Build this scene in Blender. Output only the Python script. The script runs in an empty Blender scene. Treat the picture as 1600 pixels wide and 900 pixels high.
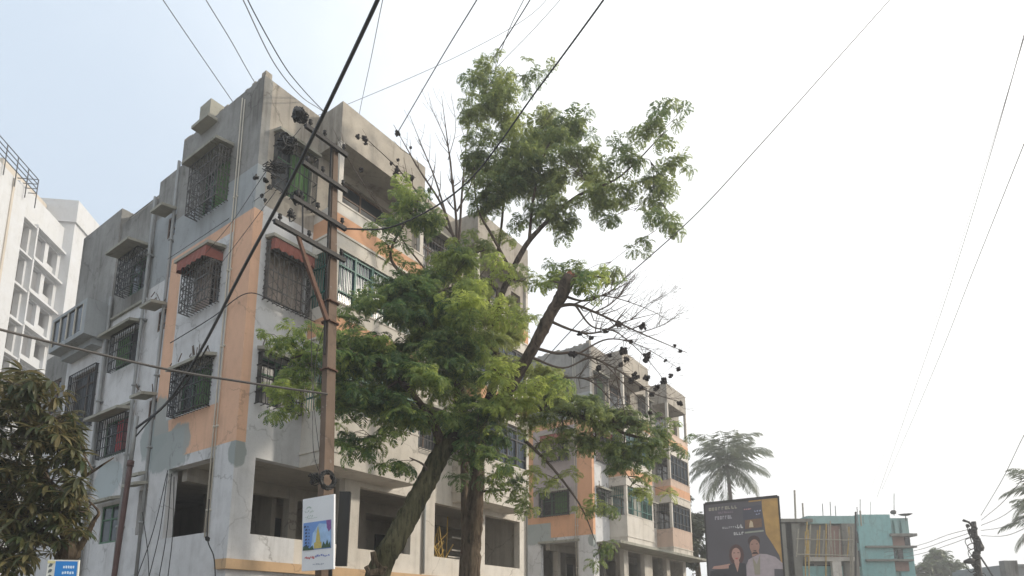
import bpy, math, random
import numpy as np
from mathutils import Vector, Matrix
R = math.radians
sc = bpy.context.scene
rnd = random.Random(7)

# ------------------------------------------------------------------ camera
F, U0, V0 = 1009.0, 800.0, 787.0
PITCH = math.atan(185/1009)
EYE = 2.5
cam = bpy.data.cameras.new('camera')
camo = bpy.data.objects.new('camera', cam)
sc.collection.objects.link(camo)
camo.location = (0, 0, EYE)
camo.rotation_euler = (math.pi/2 + PITCH, 0, 0)
cam.sensor_width = 36
cam.lens = F/1600*36
cam.shift_y = (V0-450)/1600
cam.clip_start = 0.1
cam.clip_end = 3000
sc.camera = camo

# ------------------------------------------------------------------ light
SUN_AZ, SUN_EL = R(88), R(24)
sd = Vector((math.sin(SUN_AZ)*math.cos(SUN_EL), math.cos(SUN_AZ)*math.cos(SUN_EL), math.sin(SUN_EL)))
world = bpy.data.worlds.new('World')
sc.world = world
world.use_nodes = True
nt = world.node_tree
for n in list(nt.nodes):
    nt.nodes.remove(n)
wo = nt.nodes.new('ShaderNodeOutputWorld')
bg = nt.nodes.new('ShaderNodeBackground')
sky = nt.nodes.new('ShaderNodeTexSky')
sky.sky_type = 'NISHITA'
sky.sun_disc = False
sky.sun_elevation = SUN_EL
sky.sun_rotation = SUN_AZ
sky.air_density = 1.0
sky.dust_density = 4.0
sky.ozone_density = 1.5
geo = nt.nodes.new('ShaderNodeNewGeometry')
# bright hazy veil of cloud that thickens towards the sun's side of the sky
dot = nt.nodes.new('ShaderNodeVectorMath'); dot.operation = 'DOT_PRODUCT'
dot.inputs[1].default_value = (-math.sin(SUN_AZ), -math.cos(SUN_AZ), -0.12)
nt.links.new(geo.outputs['Incoming'], dot.inputs[0])
nz = nt.nodes.new('ShaderNodeTexNoise'); nz.inputs['Scale'].default_value = 2.2; nz.inputs['Detail'].default_value = 5
nt.links.new(geo.outputs['Incoming'], nz.inputs['Vector'])
ma = nt.nodes.new('ShaderNodeMath'); ma.operation = 'MULTIPLY_ADD'
ma.inputs[1].default_value = 0.6; ma.inputs[2].default_value = -0.30
nt.links.new(nz.outputs['Fac'], ma.inputs[0])
ad = nt.nodes.new('ShaderNodeMath'); ad.operation = 'ADD'
nt.links.new(dot.outputs['Value'], ad.inputs[0]); nt.links.new(ma.outputs[0], ad.inputs[1])
mr = nt.nodes.new('ShaderNodeMapRange'); mr.interpolation_type = 'SMOOTHSTEP'
mr.inputs['From Min'].default_value = -0.46; mr.inputs['From Max'].default_value = 0.52
nt.links.new(ad.outputs[0], mr.inputs['Value'])
thin = nt.nodes.new('ShaderNodeMix'); thin.data_type = 'RGBA'
thin.inputs['Factor'].default_value = 0.72
thin.inputs['B'].default_value = (5.5, 6.4, 7.4, 1)
nt.links.new(sky.outputs['Color'], thin.inputs['A'])
mx = nt.nodes.new('ShaderNodeMix'); mx.data_type = 'RGBA'
mx.inputs['B'].default_value = (9.9, 9.9, 9.8, 1)
nt.links.new(mr.outputs['Result'], mx.inputs['Factor'])
nt.links.new(thin.outputs['Result'], mx.inputs['A'])
nt.links.new(mx.outputs['Result'], bg.inputs['Color'])
bg.inputs['Strength'].default_value = 0.1
nt.links.new(bg.outputs[0], wo.inputs[0])

sl = bpy.data.lights.new('sun', 'SUN')
sl.energy = 2.3; sl.angle = R(4.0); sl.color = (1.0, 0.90, 0.76)
so = bpy.data.objects.new('sun', sl); sc.collection.objects.link(so)
so.rotation_euler = sd.to_track_quat('Z', 'Y').to_euler()

sc.view_settings.view_transform = 'Standard'
sc.view_settings.look = 'None'
sc.view_settings.exposure = 0.74
sc.view_settings.gamma = 1.0
try:
    sc.cycles.max_bounces = 6
    sc.cycles.transparent_max_bounces = 8
except Exception:
    pass

# ------------------------------------------------------------------ geometry helpers
def at(u, v, Y):
    """point of the place seen at photo pixel (u, v) at Y metres in front of the camera"""
    x = (u-U0)/F; t = (V0-v)/F
    ry = math.cos(PITCH)-math.sin(PITCH)*t; rz = math.sin(PITCH)+math.cos(PITCH)*t
    k = Y/ry
    return Vector((x*k, Y, EYE+rz*k))

def tag(o, label=None, cat=None, group=None, kind=None):
    if label: o['label'] = label
    if cat: o['category'] = cat
    if group: o['group'] = group
    if kind: o['kind'] = kind
    return o

def empty(name, loc=(0, 0, 0), rz=0):
    o = bpy.data.objects.new(name, None)
    o.empty_display_size = 0.3
    sc.collection.objects.link(o)
    o.location = loc; o.rotation_euler = (0, 0, rz)
    return o

class MB:
    def __init__(s):
        s.v = []; s.f = []; s.m = []; s.tint = None
    def quad(s, a, b, c, d, m=0):
        i = len(s.v); s.v += [tuple(a), tuple(b), tuple(c), tuple(d)]; s.f.append((i, i+1, i+2, i+3)); s.m.append(m)
    def poly(s, pts, m=0):
        i = len(s.v); s.v += [tuple(p) for p in pts]; s.f.append(tuple(range(i, i+len(pts)))); s.m.append(m)
    def box(s, x0, x1, y0, y1, z0, z1, m=0, M=None):
        i = len(s.v)
        c = [(x0,y0,z0),(x1,y0,z0),(x1,y1,z0),(x0,y1,z0),(x0,y0,z1),(x1,y0,z1),(x1,y1,z1),(x0,y1,z1)]
        if M: c = [tuple(M @ Vector(p)) for p in c]
        s.v += c
        for f in ((0,3,2,1),(4,5,6,7),(0,1,5,4),(1,2,6,5),(2,3,7,6),(3,0,4,7)):
            s.f.append(tuple(i+k for k in f)); s.m.append(m)
    def bar(s, a, b, w, h=None, m=0):
        a = Vector(a); b = Vector(b); h = h or w
        d = (b-a); L = d.length
        if L < 1e-6: return
        q = d.to_track_quat('Z', 'X') if abs(d.normalized().z) < 0.98 else d.to_track_quat('Z', 'Y')
        M = Matrix.Translation(a) @ q.to_matrix().to_4x4()
        s.box(-w/2, w/2, -h/2, h/2, 0, L, m, M)
    def tube(s, pts, rad, n=8, m=0, rough=0.0, rg=None, cap=True):
        pts = [Vector(p) for p in pts]
        if not hasattr(rad, '__len__'): rad = [rad]*len(pts)
        base = len(s.v); up = None
        ph = [0.0]*n
        if rough: ph = [(rg or rnd).uniform(-1, 1) for _ in range(n)]
        for i, p in enumerate(pts):
            t = (pts[min(i+1, len(pts)-1)]-pts[max(i-1, 0)])
            if t.length < 1e-9: t = Vector((0, 0, 1))
            t.normalize()
            if up is None:
                up = Vector((1, 0, 0)) if abs(t.x) < 0.8 else Vector((0, 1, 0))
            x = (up - t*up.dot(t)); x.normalize(); y = t.cross(x); up = x
            for k in range(n):
                a = 2*math.pi*k/n
                r = rad[i]
                if rough: r *= 1+rough*(0.6*ph[k]+0.6*math.sin(i*1.7+k*2.1)*ph[(k+i//3) % n])
                s.v.append(tuple(p+(x*math.cos(a)+y*math.sin(a))*r))
        for i in range(len(pts)-1):
            for k in range(n):
                a = base+i*n+k; b = base+i*n+(k+1) % n
                s.f.append((a, b, b+n, a+n)); s.m.append(m)
        if cap:
            s.f.append(tuple(base+k for k in reversed(range(n)))); s.m.append(m)
            e = base+(len(pts)-1)*n
            s.f.append(tuple(e+k for k in range(n))); s.m.append(m)
    def blob(s, c, r, n=6, m=0, rg=None, squash=1.0, jit=0.25):
        rg = rg or rnd
        c = Vector(c); base = len(s.v)
        rings = max(3, n//2+1)
        for i in range(1, rings):
            th = math.pi*i/rings
            for k in range(n):
                a = 2*math.pi*k/n; rr = r*(1+rg.uniform(-jit, jit))
                s.v.append((c.x+rr*math.sin(th)*math.cos(a), c.y+rr*math.sin(th)*math.sin(a), c.z+rr*squash*math.cos(th)))
        for i in range(rings-2):
            for k in range(n):
                a = base+i*n+k; b = base+i*n+(k+1) % n
                s.f.append((a, b, b+n, a+n)); s.m.append(m)
        s.f.append(tuple(base+k for k in range(n))); s.m.append(m)
        e = base+(rings-2)*n
        s.f.append(tuple(e+k for k in range(n))); s.m.append(m)
    def build(s, name, mats, parent=None, smooth=False):
        if not isinstance(mats, (list, tuple)): mats = [mats]
        me = bpy.data.meshes.new(name)
        me.from_pydata(s.v, [], s.f)
        for mt in mats: me.materials.append(mt)
        if len(mats) > 1: me.polygons.foreach_set('material_index', s.m)
        if smooth: me.polygons.foreach_set('use_smooth', [True]*len(s.f))
        me.update()
        o = bpy.data.objects.new(name, me)
        sc.collection.objects.link(o)
        if parent: o.parent = parent
        return o

def spline(pts, k=6):
    """Catmull-Rom through tuples of any size"""
    P = [np.array(p, float) for p in pts]
    if len(P) < 3: 
        return [tuple(P[0]+(P[-1]-P[0])*i/k) for i in range(k+1)]
    P = [2*P[0]-P[1]]+P+[2*P[-1]-P[-2]]
    out = []
    for i in range(1, len(P)-2):
        for j in range(k):
            t = j/k
            out.append(tuple(0.5*((2*P[i])+(-P[i-1]+P[i+1])*t+(2*P[i-1]-5*P[i]+4*P[i+1]-P[i+2])*t*t+(-P[i-1]+3*P[i]-3*P[i+1]+P[i+2])*t**3)))
    out.append(tuple(P[-2]))
    return out

# ------------------------------------------------------------------ materials
def newmat(name):
    m = bpy.data.materials.new(name); m.use_nodes = True
    return m, m.node_tree, m.node_tree.nodes['Principled BSDF']

def simple(name, col, rough=0.7, metal=0.0, var=0.25, scale=3.0, bump=0.0, spec=0.4):
    m, t, b = newmat(name)
    tc = t.nodes.new('ShaderNodeTexCoord')
    n = t.nodes.new('ShaderNodeTexNoise'); n.inputs['Scale'].default_value = scale; n.inputs['Detail'].default_value = 6
    t.links.new(tc.outputs['Object'], n.inputs['Vector'])
    mixn = t.nodes.new('ShaderNodeMix'); mixn.data_type = 'RGBA'
    mixn.inputs['A'].default_value = (*[c*(1-var) for c in col], 1)
    mixn.inputs['B'].default_value = (*[min(1, c*(1+var)) for c in col], 1)
    t.links.new(n.outputs['Fac'], mixn.inputs['Factor'])
    t.links.new(mixn.outputs['Result'], b.inputs['Base Color'])
    b.inputs['Roughness'].default_value = rough; b.inputs['Metallic'].default_value = metal
    b.inputs['Specular IOR Level'].default_value = spec
    if bump:
        bp = t.nodes.new('ShaderNodeBump'); bp.inputs['Strength'].default_value = bump; bp.inputs['Distance'].default_value = 0.02
        t.links.new(n.outputs['Fac'], bp.inputs['Height']); t.links.new(bp.outputs[0], b.inputs['Normal'])
    return m

def plaster(name, col, stain=(0.10, 0.095, 0.085), amount=0.45, blotch=0.9, streak=1.0, patch=None, bump=0.35, alt=None):
    """weathered plaster: large blotches, rain streaks that run down, fine speckle; patch = painted-over blob (centre, radius, colour)"""
    m, t, b = newmat(name)
    N = t.nodes; L = t.links
    tc = N.new('ShaderNodeTexCoord')
    def noise(scale, detail, vec=None, sx=None):
        n = N.new('ShaderNodeTexNoise'); n.inputs['Scale'].default_value = scale; n.inputs['Detail'].default_value = detail
        n.inputs['Roughness'].default_value = 0.62
        if sx:
            mp = N.new('ShaderNodeMapping'); mp.inputs['Scale'].default_value = sx
            L.new(tc.outputs['Object'], mp.inputs['Vector']); L.new(mp.outputs[0], n.inputs['Vector'])
        else:
            L.new(tc.outputs['Object'], n.inputs['Vector'])
        return n
    def ramp(src, a, c):
        r = N.new('ShaderNodeMapRange'); r.inputs['From Min'].default_value = a; r.inputs['From Max'].default_value = c
        L.new(src.outputs[0] if not isinstance(src, bpy.types.NodeSocket) else src, r.inputs['Value']); return r.outputs['Result']
    def mixc(fac, A, B):
        x = N.new('ShaderNodeMix'); x.data_type = 'RGBA'
        L.new(fac, x.inputs['Factor'])
        for k, c in (('A', A), ('B', B)):
            if isinstance(c, bpy.types.NodeSocket): L.new(c, x.inputs[k])
            else: x.inputs[k].default_value = (*c, 1)
        return x.outputs['Result']
    def mul(s_, k):
        x = N.new('ShaderNodeMath'); x.operation = 'MULTIPLY'; L.new(s_, x.inputs[0])
        if isinstance(k, bpy.types.NodeSocket): L.new(k, x.inputs[1])
        else: x.inputs[1].default_value = k
        return x.outputs[0]
    big = noise(0.55, 7); mid = noise(2.6, 8); fine = noise(22, 4); st = noise(1.0, 6, sx=(3.2, 3.2, 0.22))
    base = mixc(mul(ramp(big, 0.3, 0.7), blotch), col, alt or [c*0.78 for c in col])
    base = mixc(mul(ramp(mid, 0.45, 0.75), amount*0.8), base, [0.5*(c+s_) for c, s_ in zip(col, stain)])
    base = mixc(mul(mul(ramp(st, 0.5, 0.78), ramp(big, 0.35, 0.6)), amount*streak), base, stain)
    base = mixc(mul(ramp(fine, 0.55, 0.8), 0.3*amount+0.08), base, stain)
    if patch:
        for (c, r, pc) in patch:
            vs = N.new('ShaderNodeVectorMath'); vs.operation = 'SUBTRACT'; vs.inputs[1].default_value = c
            L.new(tc.outputs['Object'], vs.inputs[0])
            vd = N.new('ShaderNodeVectorMath'); vd.operation = 'DIVIDE'; vd.inputs[1].default_value = r
            L.new(vs.outputs[0], vd.inputs[0])
            ln = N.new('ShaderNodeVectorMath'); ln.operation = 'LENGTH'; L.new(vd.outputs[0], ln.inputs[0])
            wob = N.new('ShaderNodeMath'); wob.operation = 'MULTIPLY_ADD'; wob.inputs[1].default_value = 0.9
            L.new(mid.outputs[0], wob.inputs[0]); L.new(ln.outputs['Value'], wob.inputs[2])
            mk = N.new('ShaderNodeMapRange'); mk.inputs['From Min'].default_value = 1.5; mk.inputs['From Max'].default_value = 1.38
            L.new(wob.outputs[0], mk.inputs['Value'])
            base = mixc(mul(mk.outputs['Result'], 0.9), base, pc)
    # hairline cracks and small flaked spots
    wv = N.new('ShaderNodeVectorMath'); wv.operation = 'MULTIPLY_ADD'; wv.inputs[1].default_value = (0.5, 0.5, 0.5)
    L.new(mid.outputs['Color'], wv.inputs[0]); L.new(tc.outputs['Object'], wv.inputs[2])
    vo = N.new('ShaderNodeTexVoronoi'); vo.feature = 'DISTANCE_TO_EDGE'; vo.inputs['Scale'].default_value = 0.55
    L.new(wv.outputs[0], vo.inputs['Vector'])
    ck = N.new('ShaderNodeMapRange'); ck.inputs['From Min'].default_value = 0.012; ck.inputs['From Max'].default_value = 0.002
    L.new(vo.outputs['Distance'], ck.inputs['Value'])
    base = mixc(mul(mul(ck.outputs['Result'], ramp(big, 0.42, 0.55)), 0.55), base, stain)
    fl = noise(6.5, 5)
    base = mixc(mul(ramp(fl, 0.66, 0.70), 0.55*amount), base, [0.35*c+0.22 for c in col] if col[0] < 0.5 else [0.55*c for c in col])
    L.new(base, b.inputs['Base Color'])
    b.inputs['Roughness'].default_value = 0.92; b.inputs['Specular IOR Level'].default_value = 0.2
    bp = N.new('ShaderNodeBump'); bp.inputs['Strength'].default_value = bump; bp.inputs['Distance'].default_value = 0.015
    L.new(mid.outputs[0], bp.inputs['Height']); L.new(bp.outputs[0], b.inputs['Normal'])
    return m

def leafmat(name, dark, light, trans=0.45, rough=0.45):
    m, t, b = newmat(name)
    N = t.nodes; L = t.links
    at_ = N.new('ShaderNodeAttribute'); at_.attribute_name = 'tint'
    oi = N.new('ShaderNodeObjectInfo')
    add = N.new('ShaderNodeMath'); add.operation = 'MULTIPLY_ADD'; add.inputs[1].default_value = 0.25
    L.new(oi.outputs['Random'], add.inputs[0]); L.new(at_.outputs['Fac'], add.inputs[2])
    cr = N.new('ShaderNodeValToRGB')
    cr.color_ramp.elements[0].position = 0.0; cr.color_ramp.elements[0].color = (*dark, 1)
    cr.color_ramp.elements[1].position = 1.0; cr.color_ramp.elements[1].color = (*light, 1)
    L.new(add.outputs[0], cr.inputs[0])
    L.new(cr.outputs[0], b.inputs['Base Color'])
    b.inputs['Roughness'].default_value = rough; b.inputs['Specular IOR Level'].default_value = 0.35
    tr = N.new('ShaderNodeBsdfTranslucent')
    hs = N.new('ShaderNodeHueSaturation'); hs.inputs['Value'].default_value = 1.7; hs.inputs['Hue'].default_value = 0.485
    L.new(cr.outputs[0], hs.inputs['Color']); L.new(hs.outputs[0], tr.inputs['Color'])
    mxs = N.new('ShaderNodeMixShader'); mxs.inputs[0].default_value = trans
    L.new(b.outputs[0], mxs.inputs[1]); L.new(tr.outputs[0], mxs.inputs[2])
    L.new(mxs.outputs[0], N['Material Output'].inputs[0])
    return m

def glass(name, col=(0.02, 0.025, 0.03), rough=0.15):
    m, t, b = newmat(name)
    tc = t.nodes.new('ShaderNodeTexCoord'); n = t.nodes.new('ShaderNodeTexNoise'); n.inputs['Scale'].default_value = 1.5
    t.links.new(tc.outputs['Object'], n.inputs['Vector'])
    mr_ = t.nodes.new('ShaderNodeMapRange'); mr_.inputs['To Min'].default_value = rough*0.6; mr_.inputs['To Max'].default_value = rough*2.2
    t.links.new(n.outputs['Fac'], mr_.inputs['Value']); t.links.new(mr_.outputs[0], b.inputs['Roughness'])
    b.inputs['Base Color'].default_value = (*col, 1); b.inputs['Specular IOR Level'].default_value = 0.35
    return m

M = {}
grey_blue = (0.30, 0.335, 0.33)
M['white_wall'] = plaster('white_wall_plaster', (0.62, 0.62, 0.625), (0.16, 0.155, 0.145), 0.6, alt=(0.51, 0.515, 0.52),
    patch=[((0, 3.15, 6.95), (2.0, 1.35, 0.75), grey_blue), ((0, 4.1, 7.3), (2.0, 0.8, 0.7), grey_blue), ((0.05, -0.02, 6.35), (0.22, 0.3, 0.4), (0.27, 0.30, 0.29)),
           ((0, 6.6, 6.5), (2.0, 0.9, 0.55), (0.36, 0.41, 0.42))])
M['orange'] = plaster('orange_wall_paint', (0.68, 0.425, 0.29), (0.27, 0.18, 0.13), 0.5, 0.6, alt=(0.61, 0.39, 0.27),
    patch=[((0, 2.6, 6.95), (2.0, 0.6, 0.5), grey_blue), ((0, 3.7, 7.5), (2.0, 0.5, 0.9), grey_blue)])
M['orange2'] = plaster('orange_wall_paint_clean', (0.64, 0.365, 0.225), (0.26, 0.16, 0.10), 0.45, 0.6)
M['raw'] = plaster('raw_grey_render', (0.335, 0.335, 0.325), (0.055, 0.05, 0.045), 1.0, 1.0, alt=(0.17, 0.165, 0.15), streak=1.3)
M['rawlit'] = plaster('raw_render_lit_tone', (0.46, 0.415, 0.35), (0.08, 0.07, 0.06), 0.95, 1.0, alt=(0.28, 0.26, 0.23), streak=1.3)  # raw render for the sunny front: sunlight put into a paler, warmer colour
M['bluegrey'] = plaster('blue_grey_render', (0.36, 0.385, 0.40), (0.13, 0.13, 0.125), 0.55, 0.8, alt=(0.29, 0.31, 0.32))
M['mauve'] = plaster('mauve_grey_paint', (0.40, 0.355, 0.36), (0.15, 0.14, 0.13), 0.4)
M['cream'] = plaster('cream_wall_plaster', (0.64, 0.61, 0.56), (0.17, 0.15, 0.12), 0.6, alt=(0.54, 0.49, 0.42))
M['pinkish'] = plaster('pinkish_wall_paint', (0.62, 0.47, 0.38), (0.2, 0.16, 0.13), 0.35)
M['chajja'] = plaster('concrete_canopy', (0.36, 0.35, 0.30), (0.08, 0.085, 0.06), 0.8)
M['ledge'] = plaster('ochre_ledge', (0.58, 0.40, 0.24), (0.2, 0.14, 0.1), 0.5)
M['interior'] = plaster('interior_plaster', (0.46, 0.43, 0.38), (0.1, 0.09, 0.08), 0.5)
M['tower'] = plaster('far_tower_paint', (0.56, 0.575, 0.60), (0.32, 0.32, 0.32), 0.4, alt=(0.52, 0.52, 0.51), bump=0.1)
M['towertan'] = plaster('far_tower_tan', (0.55, 0.49, 0.41), (0.3, 0.26, 0.22), 0.35, bump=0.1)
M['grille'] = simple('dark_iron_grille', (0.035, 0.035, 0.035), 0.6, 0.2, 0.4)
M['palegrille'] = simple('faded_metal_grille', (0.10, 0.095, 0.09), 0.6, 0.2, 0.5, 14)
M['greengrille'] = simple('green_painted_grille', (0.03, 0.12, 0.10), 0.5, 0.0, 0.4)
M['greenframe'] = simple('green_frame_paint', (0.06, 0.14, 0.08), 0.6)
M['woodframe'] = simple('brown_window_frame', (0.12, 0.075, 0.05), 0.6)
M['glass'] = glass('dark_window_glass')
M['glassblue'] = glass('blue_window_glass', (0.05, 0.08, 0.12), 0.12)
M['redcloth'] = simple('faded_red_awning', (0.24, 0.085, 0.065), 0.85, 0, 0.35, 6)
M['curtain'] = simple('pale_curtain', (0.32, 0.27, 0.24), 0.9, 0, 0.3, 8)
M['greencloth'] = simple('green_curtain', (0.07, 0.15, 0.05), 0.9, 0, 0.3, 8)
M['redcurtain'] = simple('red_curtain', (0.34, 0.06, 0.07), 0.9, 0, 0.3, 8)
M['pipe'] = simple('grey_drain_pipe', (0.26, 0.27, 0.27), 0.5, 0, 0.3, 4)
M['whitepipe'] = simple('pale_pvc_pipe', (0.48, 0.45, 0.38), 0.5, 0, 0.25, 4)
M['redpipe'] = simple('red_brown_pole_paint', (0.085, 0.045, 0.04), 0.55, 0, 0.35, 5)
M['concrete'] = plaster('pole_concrete', (0.20, 0.145, 0.11), (0.06, 0.045, 0.035), 1.0, alt=(0.11, 0.08, 0.06), bump=0.5)
M['rust'] = simple('rusty_steel', (0.12, 0.065, 0.045), 0.8, 0.2, 0.5, 9, 0.4)
M['darksteel'] = simple('dark_weathered_steel', (0.028, 0.026, 0.025), 0.65, 0.3, 0.5, 9)
M['cable'] = simple('black_cable', (0.018, 0.018, 0.018), 0.55, 0, 0.3)
M['browncable'] = simple('faded_brown_cable', (0.10, 0.09, 0.08), 0.7, 0, 0.3)
M['palecable'] = simple('thin_grey_wire', (0.17, 0.17, 0.175), 0.6, 0, 0.2)
M['bark'] = simple('brown_bark', (0.125, 0.09, 0.062), 0.95, 0, 0.6, 9, 1.0, 0.15)
M['limbbark'] = simple('dark_limb_bark', (0.075, 0.052, 0.038), 0.95, 0, 0.6, 9, 1.0, 0.1)
M['mossbark'] = simple('mossy_bark', (0.085, 0.082, 0.043), 0.95, 0, 0.55, 7, 1.0, 0.15)
M['twig'] = simple('grey_brown_twig', (0.11, 0.085, 0.07), 0.9, 0, 0.4, 9, 0.3, 0.15)
M['redtwig'] = simple('cut_red_brown_wood', (0.20, 0.085, 0.05), 0.9, 0, 0.45, 9, 0.4, 0.15)
M['pod'] = simple('dark_dry_seed_cluster', (0.035, 0.028, 0.028), 0.95, 0, 0.5, 30)
M['asphalt'] = simple('asphalt', (0.06, 0.06, 0.058), 0.9, 0, 0.3, 2, 0.2)
M['paving'] = simple('pavement', (0.26, 0.24, 0.21), 0.9, 0, 0.3, 2, 0.2)
M['earth'] = simple('dusty_earth', (0.20, 0.165, 0.12), 0.95, 0, 0.35, 0.6, 0.2)
M['paint'] = simple('road_paint', (0.7, 0.7, 0.66), 0.7, 0, 0.15, 5)
M['shutter'] = simple('grey_roller_shutter', (0.12, 0.13, 0.14), 0.5, 0.4, 0.3)
M['black'] = simple('black_panel', (0.015, 0.015, 0.014), 0.6)
M['bamboo'] = simple('yellow_bamboo', (0.42, 0.28, 0.07), 0.7, 0, 0.5, 6)
M['bamboogrey'] = simple('grey_bamboo', (0.33, 0.30, 0.24), 0.85, 0, 0.4, 6)

def barkmat(name, dark, light, sc_=(13, 13, 2.2)):
    m, t, b = newmat(name); N = t.nodes; L = t.links
    tc = N.new('ShaderNodeTexCoord'); mp = N.new('ShaderNodeMapping'); mp.inputs['Scale'].default_value = sc_
    L.new(tc.outputs['Object'], mp.inputs['Vector'])
    n = N.new('ShaderNodeTexNoise'); n.inputs['Scale'].default_value = 1.0; n.inputs['Detail'].default_value = 8; n.inputs['Roughness'].default_value = .7; n.inputs['Distortion'].default_value = .6
    L.new(mp.outputs[0], n.inputs['Vector'])
    n2 = N.new('ShaderNodeTexNoise'); n2.inputs['Scale'].default_value = 1.8; n2.inputs['Detail'].default_value = 4; L.new(tc.outputs['Object'], n2.inputs['Vector'])
    cr = N.new('ShaderNodeValToRGB'); e = cr.color_ramp.elements
    e[0].position = .38; e[0].color = (*[c*.35 for c in dark], 1); e[1].position = .68; e[1].color = (*light, 1)
    k = e.new(.48); k.color = (*dark, 1)
    L.new(n.outputs['Fac'], cr.inputs[0])
    mx_ = N.new('ShaderNodeMix'); mx_.data_type = 'RGBA'; mx_.blend_type = 'MULTIPLY'; mx_.inputs['B'].default_value = (.5, .52, .45, 1)
    mr_ = N.new('ShaderNodeMapRange'); mr_.inputs['From Min'].default_value = .4; mr_.inputs['From Max'].default_value = .7; L.new(n2.outputs['Fac'], mr_.inputs['Value'])
    L.new(mr_.outputs[0], mx_.inputs['Factor']); L.new(cr.outputs[0], mx_.inputs['A']); L.new(mx_.outputs['Result'], b.inputs['Base Color'])
    b.inputs['Roughness'].default_value = .95; b.inputs['Specular IOR Level'].default_value = .1
    bp = N.new('ShaderNodeBump'); bp.inputs['Strength'].default_value = 1.0; bp.inputs['Distance'].default_value = .05
    L.new(n.outputs['Fac'], bp.inputs['Height']); L.new(bp.outputs[0], b.inputs['Normal'])
    return m
M['bark'] = barkmat('brown_bark', (0.115, 0.085, 0.062), (0.21, 0.165, 0.12))
M['mossbark'] = barkmat('mossy_bark', (0.085, 0.078, 0.045), (0.155, 0.145, 0.085))
M['limbbark'] = barkmat('grey_limb_bark', (0.085, 0.065, 0.052), (0.16, 0.125, 0.10), (10, 10, 4))

# ------------------------------------------------------------------ ground
AZ = R(35.85)
BX, BY = math.sin(AZ), math.cos(AZ)          # along the street front
ROT = math.atan2(BY, BX)
C1 = at(385, 482, 14.1); C1.z = 0
C2 = at(925, 750, 30.0); C2.z = 0
g = MB(); g.quad((-1500, -1500, 0), (1500, -1500, 0), (1500, 1500, 0), (-1500, 1500, 0))
tag(g.build('ground', M['earth']), kind='structure')
def frame_quad(mb, s0, s1, l0, l1, z, z1=None):
    P = [C1+Vector((BX*s-BY*l, BY*s+BX*l, 0)) for s, l in ((s0, l0), (s1, l0), (s1, l1), (s0, l1))]
    if z1 is None: mb.quad(*[(p.x, p.y, z) for p in P])
    else:
        mb.quad(*[(p.x, p.y, z1) for p in P])
        for i in range(4):
            a, b_ = P[i], P[(i+1) % 4]
            mb.quad((a.x, a.y, z), (b_.x, b_.y, z), (b_.x, b_.y, z1), (a.x, a.y, z1))
g = MB(); frame_quad(g, -120, 220, -15.0, -5.6, 0.004); tag(g.build('road', M['asphalt']), kind='structure')
g = MB(); frame_quad(g, -120, 220, -5.6, -1.2, 0.0, 0.13); tag(g.build('pavement', M['paving']), kind='structure')
g = MB(); frame_quad(g, -120, 220, -19.0, -15.0, 0.0, 0.13); tag(g.build('pavement', M['paving']), kind='structure')
g = MB()
for i in range(40):
    frame_quad(g, -110+i*8, -107+i*8, -10.4, -10.25, 0.008)
tag(g.build('road_marking', M['paint']), kind='structure')

# ------------------------------------------------------------------ apartment buildings
def plL(u, z, d): return (d, u, z)      # left facade: u = distance from the corner, d = depth into the wall
def plR(u, z, d): return (u, d, z)

def pbox(mb, pl, u0, u1, d0, d1, z0, z1, m=0):
    a = pl(u0, z0, d0); b_ = pl(u1, z1, d1)
    mb.box(min(a[0], b_[0]), max(a[0], b_[0]), min(a[1], b_[1]), max(a[1], b_[1]), min(z0, z1), max(z0, z1), m)

def facade(mb, pl, u0, u1, z0, z1, ops, matfn, cuts_u=(), cuts_z=(), th=0.24, d=0.0):
    us = sorted(set([u0, u1]+[round(x, 4) for o in ops for x in o[:2] if u0 < x < u1]+[x for x in cuts_u if u0 < x < u1]))
    zs = sorted(set([z0, z1]+[round(x, 4) for o in ops for x in o[2:4] if z0 < x < z1]+[x for x in cuts_z if z0 < x < z1]))
    def solid(i, j):
        if i < 0 or j < 0 or i >= len(us)-1 or j >= len(zs)-1: return False
        cu = (us[i]+us[i+1])/2; cz = (zs[j]+zs[j+1])/2
        return not any(o[0] < cu < o[1] and o[2] < cz < o[3] for o in ops)
    for i in range(len(us)-1):
        for j in range(len(zs)-1):
            if not solid(i, j): continue
            a, b_, c, e = us[i], us[i+1], zs[j], zs[j+1]
            m = matfn((a+b_)/2, (c+e)/2)
            mb.quad(pl(a, c, d), pl(b_, c, d), pl(b_, e, d), pl(a, e, d), m)
            mb.quad(pl(a, c, d+th), pl(b_, c, d+th), pl(b_, e, d+th), pl(a, e, d+th), m)
            if not solid(i-1, j): mb.quad(pl(a, c, d), pl(a, e, d), pl(a, e, d+th), pl(a, c, d+th), m)
            if not solid(i+1, j): mb.quad(pl(b_, c, d), pl(b_, e, d), pl(b_, e, d+th), pl(b_, c, d+th), m)
            if not solid(i, j-1): mb.quad(pl(a, c, d), pl(b_, c, d), pl(b_, c, d+th), pl(a, c, d+th), m)
            if not solid(i, j+1): mb.quad(pl(a, e, d), pl(b_, e, d), pl(b_, e, d+th), pl(a, e, d+th), m)

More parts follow.
